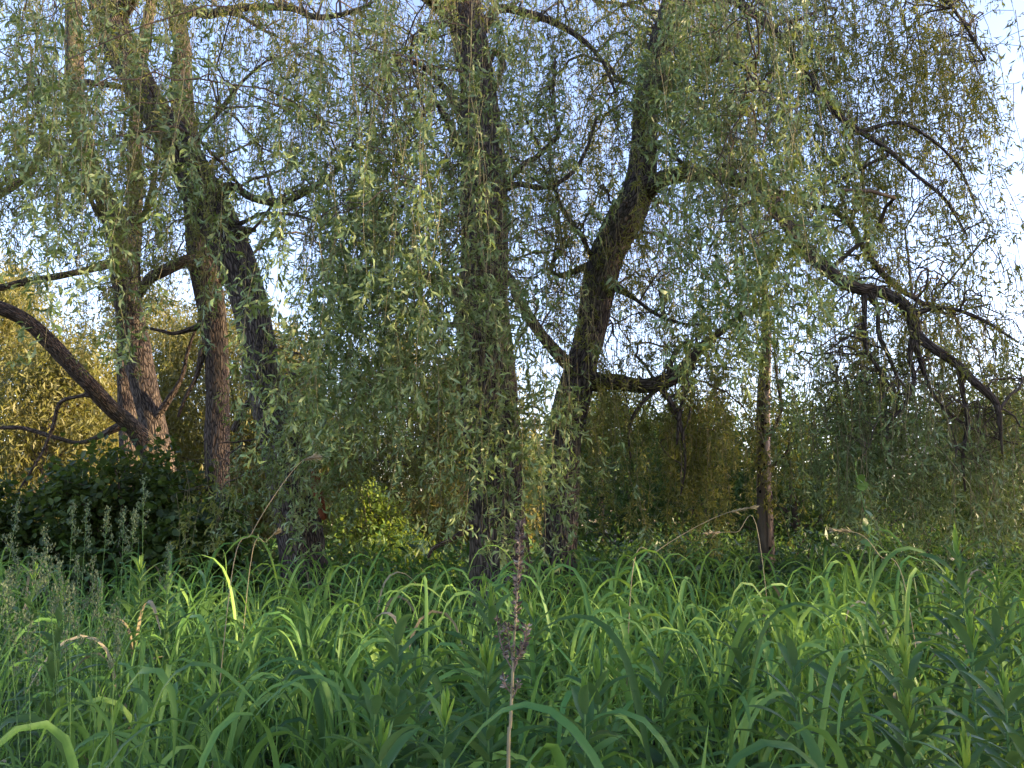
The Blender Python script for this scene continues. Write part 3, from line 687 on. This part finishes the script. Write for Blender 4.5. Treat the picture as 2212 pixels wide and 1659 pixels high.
for (px, ptop, d, rx, lab) in [(1292, 815, 24, 1.5, 'spruce tip between the leaning trunk and the bent bough'), (1440, 890, 22, 1.5, 'broad spruce below the bent bough'),
     (1545, 800, 25, 1.6, 'tall spruce left of the dead trunk'), (1710, 850, 24, 1.5, 'spruce just right of the dead trunk'), (1860, 700, 24, 1.8, 'tallest spruce, behind the drooping right limb'),
     (2030, 840, 26, 1.7, 'spruce behind the right-hand hanging twigs'), (2190, 880, 24, 1.6, 'spruce at the right edge of the picture'),
     (380, 690, 26, 1.7, 'spruce behind the gap between the left trunks'), (230, 820, 24, 1.7, 'spruce behind the golden bushes at the left'), (1155, 900, 26, 1.6, 'spruce behind the gap between the centre trunks')]:
    top = W(px, ptop, d); spruce(top[0], d, top[2], rx, lab)

# distant wood closing the horizon
mb = MB()
for q in range(1900):
    x = R.uniform(-52, 52); d = 44 + R.uniform(0, 12)
    hh = 5.0 + 1.6 * math.sin(x * .21) + 1.2 * math.sin(x * .57 + 2)
    z = R.uniform(.2, 1) ** .7 * hh
    n = 60
    Pn = np.array((x, d, z)) + R.normal(0, .75, (n, 3)); D = R.normal(0, .7, (n, 3)); D[:, 2] -= .3
    ln = R.uniform(.3, .6, n); add_leaves(mb, Pn, D, ln, ln * .4, 0, None, .3, False)
tag(mb.build('distant_wood', M_WOOD), 'far wood closing the view behind all the trees', 'wood', kind='stuff')

# ------------------------------------------------------------------ shrubs
def broad_shrub(name, label, x, d, h, rx, mat, n_stem=26, leaves=90, lsize=.12, lw=.75, seed_tone=0, group=None, ry=None):
    root = empty(name, Vector((x, d, 0)), label, 'shrub', group)
    sb = MB(); mb = MB(); ry = ry or rx
    for q in range(n_stem):
        a = R.uniform(0, 2 * np.pi); f = R.uniform(.2, 1) ** .6
        e = np.array((x + math.cos(a) * rx * f, d + math.sin(a) * ry * f, h * (1 - .55 * f ** 2) * R.uniform(.8, 1.1)))
        b = np.array((x + R.normal(0, rx * .12), d + R.normal(0, ry * .12), -.03))
        m_ = (b + e) / 2 + np.array((0, 0, .28 * h)); P = catmull([b, m_, e], 6)
        tube(sb, P, np.linspace(.014, .003, len(P)), 5)
        n = leaves; t = R.uniform(.3, 1, n); f_ = t * (len(P) - 1); i0 = np.minimum(f_.astype(int), len(P) - 2)
        Q = P[i0] + (P[i0 + 1] - P[i0]) * (f_ - i0)[:, None] + R.normal(0, .11, (n, 3)) * np.array((1, 1, .8))
        D = R.normal(0, .7, (n, 3)); D[:, 2] -= .35
        ln = lsize * R.uniform(.6, 1.2, n)
        # leaf blades face mostly upward
        Dn = unit(D); S = unit(np.cross(Dn, np.array((0, 0, 1)) + R.normal(0, .35, (n, 3)))); N_ = np.cross(S, Dn)
        wd = (ln * lw * .5)[:, None]; L = ln[:, None]
        V = np.stack([Q, Q + Dn * L * .22 + S * wd * .85 + N_ * .1 * L, Q + Dn * L * .58 + S * wd + N_ * .08 * L, Q + Dn * L, Q + Dn * L * .58 - S * wd + N_ * .08 * L, Q + Dn * L * .22 - S * wd * .85 + N_ * .1 * L, Q + Dn * L * .45], 1)
        o = np.arange(n)[:, None] * 7
        tn = np.clip(R.normal(.4 + seed_tone, .22, n), 0, 1)
        mb.add(V.reshape(-1, 3), [o + np.array([[0, 1, 2, 6]]), o + np.array([[6, 2, 3]]), o + np.array([[6, 3, 4]]), o + np.array([[0, 6, 4, 5]])], 0, [tn] * 4)
    under(sb.build('stems', M_TWIGD), root); under(mb.build('foliage', mat), root)
    return root
GS = 'dark broadleaf shrubs at the left'
broad_shrub('broadleaf_shrub', 'dark broad-leaved shrub covering the foot of the many-stemmed willow', -4.9, 10.0, 2.75, 1.35, M_DARKSHRUB, 74, 130, .10, .7, group=GS)
broad_shrub('broadleaf_shrub', 'dark broad-leaved shrub at the lower left edge', -6.6, 9.6, 2.2, 1.4, M_DARKSHRUB, 64, 120, .10, .7, group=GS)
broad_shrub('broadleaf_shrub', 'dark shrub in front of the warm-lit willow trunk', -3.7, 9.4, 2.0, .9, M_DARKSHRUB, 40, 95, .11, .75, group=GS)
broad_shrub('broadleaf_shrub', 'bright yellow-green bush glowing between the dark leaning trunk and the centre willow', -2.3, 13.2, 2.45, .75, M_BRIGHT, 44, 110, .09, .6)
broad_shrub('broadleaf_shrub', 'low bright green undergrowth bush left of the thickest trunk', -1.6, 11.6, 1.55, 1.0, M_BRIGHT, 44, 110, .08, .5)
GSR = 'low green bushes behind the grass on the right'
broad_shrub('broadleaf_shrub', 'low green bush between the leaning trunk and the dead trunk', 2.4, 10.8, 1.75, 1.2, M_HERB, 54, 120, .07, .45, group=GSR)
broad_shrub('broadleaf_shrub', 'low green bush at the foot of the dead trunk', 3.4, 9.9, 1.5, .9, M_HERB, 44, 120, .07, .45, group=GSR)
broad_shrub('broadleaf_shrub', 'low grey-green bush right of the dead trunk', 5.2, 10.2, 1.8, 1.3, M_HERB, 54, 120, .07, .4, group=GSR)
broad_shrub('broadleaf_shrub', 'low bush at the right edge behind the tallest goldenrods', 7.2, 9.8, 1.7, 1.1, M_HERB, 50, 120, .07, .4, group=GSR)

# ------------------------------------------------------------------ ground
mb = MB()
nx = 60
gx = np.linspace(-1, 1, nx); gx = np.sign(gx) * np.abs(gx) ** 2.2 * 400
gy = np.linspace(-1, 1, nx); gy = np.sign(gy) * np.abs(gy) ** 2.2 * 400 + 6
X, Y = np.meshgrid(gx, gy); Z = .03 * np.sin(X * 1.3) * np.cos(Y * 1.1) - .02
i = np.arange(nx - 1)[:, None] * nx + np.arange(nx - 1)[None]
i = i.ravel()
mb.add(np.column_stack([X.ravel(), Y.ravel(), Z.ravel()]), np.column_stack([i, i + 1, i + nx + 1, i + nx]))
tag(mb.build('ground', M_SOIL), kind='structure')

# ------------------------------------------------------------------ grass
def blades(mb, base, az, L, wid, th0, bend, tint, segs=10, mat=0, twist=0.6, power=1.5, arch=False, roll=0.):
    n = len(base)
    s = np.linspace(0, 1, segs + 1)
    if arch:
        cen = R.uniform(.38, .62, n)[:, None]; wd = R.uniform(.16, .26, n)[:, None]
        g = 1 / (1 + np.exp(-(s[None] - cen) / (wd * .42))); g0 = 1 / (1 + np.exp(cen / (wd * .42)))
        th = th0[:, None] - bend[:, None] * (g - g0)
    else:
        th = th0[:, None] - bend[:, None] * s[None] ** power
    ds = L[:, None] / segs
    az2 = az[:, None] + R.normal(0, .35, n)[:, None] * s[None]
    dx = np.cos(th) * np.cos(az2) * ds; dy = np.cos(th) * np.sin(az2) * ds; dz = np.sin(th) * ds
    P = np.zeros((n, segs + 1, 3)); P[:, 0] = base
    P[:, 1:, 0] = base[:, None, 0] + np.cumsum(dx[:, :-1], 1); P[:, 1:, 1] = base[:, None, 1] + np.cumsum(dy[:, :-1], 1); P[:, 1:, 2] = base[:, None, 2] + np.cumsum(dz[:, :-1], 1)
    T = np.stack([np.cos(th) * np.cos(az2), np.cos(th) * np.sin(az2), np.sin(th)], -1)
    S0 = np.stack([-np.sin(az2), np.cos(az2), np.zeros_like(az2)], -1)
    N0 = np.cross(T, S0)
    tw = (R.normal(0, twist, n)[:, None]) * s[None] ** 1.2 + R.uniform(-1, 1, (n, 1)) * roll
    S = S0 * np.cos(tw)[..., None] + N0 * np.sin(tw)[..., None]; N_ = np.cross(T, S)
    prof = np.clip(np.minimum(1, (.45 + s * 2.2)) * (1 - s ** 2.6) ** .9, .02, 1)
    w = wid[:, None] * prof[None] * .5
    V = np.stack([P + S * w[..., None], P - N_ * (w * .35)[..., None], P - S * w[..., None]], 2)   # n,segs+1,3,3
    o = (np.arange(n) * (segs + 1) * 3)[:, None, None]
    i = (np.arange(segs) * 3)[None, :, None]
    f1 = o + i + np.array([0, 1, 4, 3])[None, None]; f2 = o + i + np.array([1, 2, 5, 4])[None, None]
    F = np.concatenate([f1, f2], 1).reshape(-1, 4)
    mb.add(V.reshape(-1, 3), F, mat, np.repeat(tint, segs * 2))

def reed_field(mb, xs, ds, height, wid0=.017, lean=None, tone=0., dens=6, Lr=(.42, .80), segs=12):
    for x, d in zip(xs, ds):
        if d < 2.25 and abs(x / d * FPX) < 48 + 30 * (d < 1.9): continue
        h = height * R.uniform(.72, 1.06)
        la = R.uniform(0, 2 * np.pi); ll = R.uniform(0, .12)
        top = np.array((x + math.cos(la) * ll, d + math.sin(la) * ll, h * .82))
        b = np.array((x, d, -.02))
        P = catmull([b, (b + top) / 2, top], 3)
        tube(mb, P, np.linspace(.0035, .002, len(P)), 3, 1)
        n = dens
        t = np.linspace(.35, 1, n) + R.uniform(-.03, .03, n); t = np.clip(t, .2, 1)
        base = b + (top - b) * t[:, None]
        az = R.normal(lean if lean is not None else (0 if R.uniform() < .5 else math.pi), .75, n)
        az = np.where(np.arange(n) % 2 == 0, az, az + math.pi * (R.uniform(0, 1, n) < .45))
        L = R.uniform(*Lr, n) * (.75 + .3 * t)
        th0 = R.uniform(1.15, 1.5, n); bend = R.uniform(2.1, 2.95, n)
        up = R.uniform(0, 1, n) < .10; bend = np.where(up, R.uniform(.1, .7, n), bend); L = np.where(up, L * .62, L)
        blades(mb, base, az, L, wid0 * R.uniform(.7, 1.25, n), th0, bend, np.clip(R.normal(.45 + tone, .24, n), 0, 1), segs, 2 if (R.uniform() < .02 and d > 3.2) else 0, .45, arch=True, roll=1.0)

def scatter(x0, x1, d0, d1, dens, keep=None):
    """points inside the viewed wedge between pixel columns x0..x1"""
    out = []
    area = (x1 - x0) / FPX * (d1 ** 2 - d0 ** 2) / 2
    for _ in range(int(area * dens)):
        d = math.sqrt(R.uniform(d0 ** 2, d1 ** 2)); px = R.uniform(x0, x1)
        out.append(((px - 1106) / FPX * d, d))
    a = np.array(out); return a[:, 0], a[:, 1]

mb = MB()
for (a0, a1, b0, b1, dn, hh, ww, ln_, tn_, k_, sg_) in [  # tone climbs to the right: sunlight put into the blade tint
    (60, 780, 1.4, 2.0, 26, 1.12, .022, math.pi, -.05, 6, 13), (780, 1090, 1.5, 2.0, 8, .98, .022, math.pi, 0, 5, 12),
    (1090, 1850, 1.4, 2.0, 26, 1.12, .024, None, .1, 6, 13), (1850, 2350, 1.5, 2.0, 8, 1.02, .022, None, .15, 5, 12),
    (150, 780, 2.0, 2.7, 30, 1.12, .023, math.pi, -.05, 6, 12), (780, 1090, 2.0, 2.7, 9, 1.0, .022, None, 0, 5, 12),
    (1090, 1850, 2.0, 2.7, 28, 1.12, .024, None, .1, 6, 12), (1850, 2350, 2.0, 2.7, 13, 1.03, .022, None, .15, 5, 12),
    (250, 1150, 2.7, 4.2, 27, 1.14, .024, math.pi, -.03, 6, 11), (1100, 2350, 2.7, 4.2, 27, 1.14, .024, 0.2, .1, 6, 11),
    (430, 1150, 4.2, 6.6, 28, 1.18, .024, None, 0, 5, 10), (1100, 2350, 4.2, 7.0, 28, 1.19, .024, None, .1, 5, 10),
    (1100, 2350, 3.2, 6.5, 2.2, 1.5, .026, None, .2, 5, 11), (350, 1100, 3.2, 6.5, 1.4, 1.42, .024, None, .05, 5, 11),
    (-150, 2350, 6.6, 9.0, 18, 1.2, .025, None, .05, 5, 8)]:
    xs, ds = scatter(a0, a1, b0, b1, dn); reed_field(mb, xs, ds, hh, ww, ln_, tn_, k_, segs=sg_)
o = mb.build('reed_grass', [M_GRASS, M_STEM, M_STRAW]); tag(o, 'broad-bladed arching green grass filling the foreground', 'grass', kind='stuff')
print('grass verts', mb.n)
mb = MB()   # thinner grass at the left, shade put into its darker tint
xs, ds = scatter(-200, 420, 1.6, 3.4, 46); reed_field(mb, xs, ds, .97, .012, .3, -.12, 6, (.25, .5))
xs, ds = scatter(-200, 560, 3.4, 6.5, 30); reed_field(mb, xs, ds, 1.12, .011, None, -.1, 6, (.3, .5), 8)
o = mb.build('fine_grass', [M_GRASS, M_STEM, M_STRAW]); tag(o, 'finer dark green grass at the left of the foreground', 'grass', kind='stuff')

# ground-level herbs filling the gaps
mb = MB()
xs, ds = scatter(-200, 2400, 1.4, 9, 34)
n = len(xs)
for rep in range(9):
    zz = R.uniform(.08, .5, n); P = np.column_stack([xs + R.normal(0, .1, n), ds + R.normal(0, .1, n), zz])
    D = R.normal(0, .8, (n, 3)); D[:, 2] -= .1
    ln = R.uniform(.08, .17, n); add_leaves(mb, P, D, ln, ln * .3, 0, np.clip(R.normal(.35, .2, n), 0, 1), .3, True)
xs, ds = scatter(-300, 2500, 8.5, 15, 60); n = len(xs)
for rep in range(7):
    zz = R.uniform(.1, 1.25, n); P = np.column_stack([xs, ds, zz]) + R.normal(0, .12, (n, 3))
    D = R.normal(0, .8, (n, 3)); ln = R.uniform(.09, .17, n); add_leaves(mb, P, D, ln, ln * .32, 0, None, .3, False)
o = mb.build('undergrowth', M_HERB); tag(o, 'low leafy undergrowth between grass stems and under the trees', 'undergrowth', kind='stuff')

# ------------------------------------------------------------------ goldenrods
def goldenrod_mesh(h, seed):
    """returns stem, leaves, tip meshes (world zero based)"""
    sb = MB(); lb = MB(); tb = MB()
    lean = R.normal(0, .05, 2)
    P = catmull([np.array((0, 0, -.02)), np.array((lean[0] * .4 * h, lean[1] * .4 * h, h * .5)), np.array((lean[0] * h, lean[1] * h, h))], 6)
    tube(sb, P, np.linspace(.0048, .0022, len(P)), 6)
    def at(t):
        f = t * (len(P) - 1); i = np.minimum(f.astype(int), len(P) - 2); return P[i] + (P[i + 1] - P[i]) * (f - i)[:, None]
    n = 58
    t = np.linspace(.22, .95, n); az = np.arange(n) * 2.39996 + R.normal(0, .15, n)
    L = np.where(t < .8, R.uniform(.13, .19, n), R.uniform(.10, .14, n)) * (1.05 - .25 * np.abs(t - .6))
    w = L * R.uniform(.17, .22, n)
    th0 = .25 + .75 * t ** 3 + R.normal(0, .12, n); bend = R.uniform(.7, 1.5, n)
    blades(lb, at(t), az, L, w, th0, bend, np.clip(.25 + .45 * t + R.normal(0, .12, n), 0, 1), 7, 0, .35)
    n = 11; t = np.linspace(.95, 1.0, n); az = np.arange(n) * 2.39996
    L = np.linspace(.062, .034, n) * R.uniform(.8, 1.15, n)
    blades(tb, at(t), az, L, L * .2, np.linspace(1.2, 1.54, n) + R.normal(0, .06, n), np.full(n, .12), R.uniform(0, 1, n), 5, 0, .2)
    return sb, lb, tb

GG = 'goldenrod plants standing in the grass'
protos = []
def place_goldenrod(px, ptop, d, label):
    p = W(px, ptop, d); h = p[2]
    h0 = 1.0
    root = empty('goldenrod_plant', Vector((p[0], d, 0)), label, 'plant', GG)
    if len(protos) < 6:
        sb, lb, tb = goldenrod_mesh(h0, 0)
        s = sb.build('stem', M_STEM, root); l = lb.build('leaves', M_HERB, root); t = tb.build('growing_tip', M_TIP, root)
        protos.append((s, l, t))
    else:
        for q in protos[R.randint(0, 6)]:
            c = q.copy(); COL.objects.link(c); c.parent = root
    k = h / h0
    root.scale = (min(k, 1.25), min(k, 1.25), k); root.rotation_euler = (0, 0, R.uniform(0, 6.28))
    return root
GOLD = [(2083, 1160, 3.1, 'tallest goldenrod, top standing above the grass near the right edge'),
 (2055, 1355, 2.2, 'goldenrod with bright pointed tip at the right, second nearest'),
 (1961, 1405, 1.9, 'nearest big goldenrod, broad leaves spreading in the lower right corner'),
 (1716, 1388, 2.4, 'goldenrod with a narrow bright tip in the right half among arching blades'),
 (1161, 1308, 3.2, 'goldenrod just right of the dry brown stalk'),
 (2031, 1240, 3.3, 'goldenrod just left of and lower than the tallest one'),
 (2051, 1600, 1.7, 'short goldenrod at the bottom edge below the corner plants'),
 (2140, 1480, 1.9, 'goldenrod at the right edge low in the corner'),
 (2150, 1330, 2.7, 'goldenrod at the right edge at mid grass height'),
 (857, 1335, 2.3, 'tall goldenrod with a long bright shoot left of the dry brown stalk'),
 (1012, 1258, 3.4, 'goldenrod behind the grass a little left of the dry stalk top'),
 (1072, 1283, 2.9, 'goldenrod touching the dry stalk on its left side'),
 (1065, 1400, 2.2, 'lower goldenrod close beside the dry stalk'),
 (812, 1572, 1.75, 'short goldenrod with a small tip at the bottom edge left of centre'),
 (935, 1520, 1.9, 'short goldenrod between the bottom-edge plant and the dry stalk'),
 (760, 1500, 2.1, 'dark-leaved goldenrod left of the tall bright shoot'),
 (990, 1400, 2.5, 'dark-leaved goldenrod in the dim patch left of the dry stalk'),
 (310, 1212, 4.2, 'bright-tipped goldenrod at the left behind the seed heads'),
 (140, 1285, 3.3, 'goldenrod low among the seed heads at the left edge'),
 (60, 1230, 4.4, 'small goldenrod far at the left edge under the dark shrub'),
 (380, 1250, 4.0, 'goldenrod right of the bright-tipped one at the left'),
 (1830, 1400, 2.5, 'goldenrod between the bright narrow tip and the corner plants'),
 (1905, 1520, 1.9, 'goldenrod leaning over the bottom of the corner, left of the nearest big one'),
 (1300, 1420, 2.5, 'dark goldenrod in the gap right of the dry stalk'),
 (1420, 1400, 2.7, 'dark goldenrod under the arching blades right of centre'),
 (1250, 1500, 2.1, 'low goldenrod at the bottom right of the dry stalk'),
 (905, 1430, 2.4, 'goldenrod with dark drooping leaves right beside the tall bright shoot'),
 (1930, 1280, 3.5, 'goldenrod behind the corner group, farthest of it to the left'),
 (1600, 1330, 3.3, 'goldenrod in the middle of the right-hand grass'),
 (2195, 1240, 3.2, 'goldenrod cut by the right edge beside the tallest one'),
 (2200, 1560, 1.8, 'goldenrod in the very lower right corner')]
for a in GOLD: place_goldenrod(*a)

# ------------------------------------------------------------------ dry brown stalk in the middle
DS = 1.95
dk = empty('dry_seed_stalk', Vector(on_ground(1100, DS)), 'dry dark brown seed stalk standing upright in front of the centre willow', 'plant')
P, _ = px_path([(1098, 1700, 9, DS), (1103, 1560, 9, DS), (1108, 1450, 8, DS), (1111, 1380, 7, DS), (1117, 1280, 6, DS), (1121, 1200, 5, DS), (1124, 1125, 3, DS)])
P = np.vstack([[P[0][0], P[0][1], -.02], P]); C = catmull(P, 6)
sb = MB(); tube(sb, C, np.linspace(.0052, .0014, len(C)), 7, 0, .8); under(sb.build('stem', M_STRAW), dk)
def seeds(mb, C, n, rad, s0, s1, up=.7):
    t = R.uniform(0, 1, n); f = t * (len(C) - 1); i = np.minimum(f.astype(int), len(C) - 2)
    Q = C[i] + (C[i + 1] - C[i]) * (f - i)[:, None]
    D = R.normal(0, 1, (n, 3)); D[:, 2] = up + R.normal(0, .3, n)
    ln = R.uniform(s0, s1, n); add_leaves(mb, Q + unit(D) * rad * .3, D, ln, ln * .3, 0, np.clip(R.normal(.42, .28, n), 0, 1), .2, True)
hb = MB()
top = np.array([p for p in C if p[2] > W(1112, 1370, DS)[2]])
seeds(hb, top, 430, .006, .009, .019)
under(hb.build('seed_head', M_DRY), dk)
for (xa, ya, xb, yb, xc, yc) in [(1108, 1450, 1085, 1400, 1072, 1330), (1109, 1440, 1128, 1400, 1138, 1350), (1109, 1430, 1100, 1390, 1094, 1345), (1108, 1455, 1120, 1420, 1130, 1390), (1106, 1500, 1092, 1480, 1088, 1455), (1105, 1510, 1114, 1495, 1120, 1470)]:
    Pb = np.array([W(xa, ya, DS), W(xb, yb, DS - .01), W(xc, yc, DS - .02)]); Cb = catmull(Pb, 6)
    b = MB(); tube(b, Cb, np.linspace(.0022, .001, len(Cb)), 5, 0, .6)
    k = 62 if ya < 1480 else 20
    t = Cb[3:]; seeds(b, t, k, .007, .009, .02)
    under(b.build('seed_spike', M_DRY), dk)

# ------------------------------------------------------------------ seeding grass stalks at the left
def orchard(px, ptop, d, tiltx, label, bendy=0.):
    top = W(px, ptop, d)
    root = empty('seeding_grass_stalk', Vector((top[0] + tiltx, d, 0)), label, 'grass stalk', 'seeding grass stalks at the left')
    b = np.array((top[0] + tiltx, d, -.02)); m_ = np.array((top[0] + tiltx * .55, d, top[2] * .6))
    C = catmull([b, m_, top], 9); sb = MB(); tube(sb, C, np.linspace(.0014, .0008, len(C)), 4)
    hb = MB()
    nrm = len(C)
    L = .15 * R.uniform(.85, 1.2)
    for k in range(9):
        f = k / 8.0
        z = top[2] - L * (1 - f); i = np.argmin(abs(C[:, 2] - z)); c = C[i].copy(); c[2] = z
        a = R.uniform(0, 6.28); ln = .032 * (1 - f) * (1 if k % 2 else .5)
        e = c + np.array((math.cos(a) * ln, math.sin(a) * ln * .5, ln * .7 + .004))
        tube(sb, np.array([c, e]), [.0009, .0006], 3)
        n = 24
        Q = e + R.normal(0, 1, (n, 3)) * np.array((.0055, .0055, .009)); D = R.normal(0, .5, (n, 3)); D[:, 2] += 1
        s = R.uniform(.007, .013, n); add_leaves(hb, Q, D, s, s * .35, 0, None, .1, True)
    under(sb.build('stem', M_STEM), root); under(hb.build('seed_head', M_SEED), root)
ORCH = [(188, 1095, 3.2, .03), (158, 1092, 3.3, .05), (233, 1103, 3.4, 0), (268, 1105, 3.2, .05), (290, 1110, 3.4, .02), (38, 1090, 3.0, -.05), (310, 1040, 2.9, .08),
        (95, 1150, 2.6, .2), (70, 1190, 2.5, .2), (100, 1210, 2.4, .2), (130, 1225, 2.3, .16), (168, 1210, 2.6, .1), (200, 1215, 2.6, .08), (30, 1180, 2.8, .2), (10, 1270, 2.2, .2), (60, 1340, 2.0, .12), (150, 1280, 2.1, .1), (215, 1270, 2.3, .05), (250, 1320, 2.0, .05), (20, 1240, 2.4, .1), (365, 1180, 3.0, .02)]
for q, (px, pt, d, tx) in enumerate(ORCH):
    orchard(px, pt, d, tx, 'slender green grass stalk with clumpy pale seed head, one of those at the left')

# ------------------------------------------------------------------ long dry straws
def straw(rows, label, tuft=True):
    P, _ = px_path([(a, b, 3, c) for a, b, c in rows]); P0 = P[0] + (P[0] - P[1]) * .6; P0[2] = 0; P = np.vstack([P0, P])
    root = empty('dry_grass_stem', Vector(P0), label, 'grass stem', 'long dry grass stems')
    C = catmull(P, 8); sb = MB(); tube(sb, C, np.linspace(.0020, .0010, len(C)), 4, 0, .8)
    under(sb.build('stem', M_STRAW), root)
    if tuft:
        hb = MB(); n = 90; k = len(C); f = R.uniform(k * .8, k - 1, n); i = np.minimum(f.astype(int), k - 2)
        Q = C[i] + (C[i + 1] - C[i]) * (f - i)[:, None]; D = unit(C[-1] - C[-4]) + R.normal(0, .25, (n, 3))
        ln = R.uniform(.02, .045, n); add_leaves(hb, Q, D, ln, ln * .12, 0, None, .1, True)
        under(hb.build('seed_head', M_STRAW), root)
straw([(1365, 1245, 4.0), (1420, 1190, 4.0), (1500, 1140, 4.0), (1570, 1108, 4.0), (1628, 1096, 4.0)], 'long straw arching right towards the dead trunk')
straw([(1640, 1165, 4.2), (1700, 1190, 4.2), (1620, 1150, 4.2), (1560, 1150, 4.2), (1515, 1152, 4.2)][:1] + [(1590, 1150, 4.2), (1530, 1152, 4.2)], 'straw pointing left in front of the dead trunk foot')
straw([(498, 1260, 3.4), (545, 1150, 3.4), (600, 1060, 3.4), (650, 998, 3.4), (684, 986, 3.4)], 'long straw arching right in front of the dark leaning trunk')
straw([(540, 1225, 4.2), (575, 1170, 4.2), (598, 1150, 4.2)], 'short straw at the foot of the dark leaning trunk')
straw([(1960, 1290, 3.6), (1900, 1200, 3.6), (1860, 1155, 3.6), (1800, 1145, 3.6)], 'straw bending left among the right-hand grass')

# twining vine on a stem at the right
vp, _ = px_path([(1886, 1260, 4, 4.4), (1888, 1185, 4, 4.4), (1878, 1150, 4, 4.4), (1868, 1100, 4, 4.4), (1856, 1050, 4, 4.4), (1848, 1015, 4, 4.4)])
vp = np.vstack([[vp[0][0], vp[0][1], 0], vp])
root = empty('vine', Vector(vp[0]), 'thin twining vine with heart-shaped leaves rising above the grass right of the dead trunk', 'vine')
C = catmull(vp, 8); sb = MB(); tube(sb, C, .003, 5); under(sb.build('stem', M_STEM), root)
lb = MB(); nv = 16; idx = np.linspace(14, len(C) - 1, nv).astype(int)
D = R.normal(0, .8, (nv, 3)); D[:, 2] -= .5; ln = R.uniform(.05, .09, nv)
add_leaves(lb, C[idx], D, ln, ln * .7, 0, R.uniform(.5, 1, nv), .2, True); under(lb.build('leaves', M_HERB), root)

# ------------------------------------------------------------------ light
SUN_AZ = math.radians(96)      # clockwise from the view direction (+Y)
SUN_EL = math.radians(11)
S = Vector((math.sin(SUN_AZ) * math.cos(SUN_EL), math.cos(SUN_AZ) * math.cos(SUN_EL), math.sin(SUN_EL)))
sl = bpy.data.lights.new('sun', 'SUN'); sl.energy = 3.4; sl.angle = math.radians(.6); sl.color = (1, .76, .46)
so = bpy.data.objects.new('sun', sl); COL.objects.link(so); so.rotation_euler = S.to_track_quat('Z', 'Y').to_euler(); so.location = S * 50
w = bpy.data.worlds.new('World'); scene.world = w; w.use_nodes = True
nt = w.node_tree; nt.nodes.clear(); N = nt.nodes; L = nt.links
out = N.new('ShaderNodeOutputWorld'); bgn = N.new('ShaderNodeBackground'); sky = N.new('ShaderNodeTexSky')
sky.sky_type = 'NISHITA'; sky.sun_disc = False; sky.sun_elevation = SUN_EL; sky.sun_rotation = SUN_AZ
sky.air_density = 1.0; sky.dust_density = .8; sky.ozone_density = 2.0
bgn.inputs[1].default_value = .14
tn = N.new('ShaderNodeMixRGB'); tn.blend_type = 'MULTIPLY'; tn.inputs[0].default_value = 1; tn.inputs[2].default_value = (1.24, 1.0, 1.08, 1)
L.new(sky.outputs[0], tn.inputs[1]); L.new(tn.outputs[0], bgn.inputs[0]); L.new(bgn.outputs[0], out.inputs[0])
scene.view_settings.view_transform = 'Standard'; scene.view_settings.look = 'None'
scene.view_settings.gamma = 1; scene.view_settings.exposure = 2.5
scene.cycles.max_bounces = 6; scene.cycles.diffuse_bounces = 3; scene.cycles.transmission_bounces = 4; scene.cycles.transparent_max_bounces = 4
scene.cycles.glossy_bounces = 2
scene.render.film_transparent = False
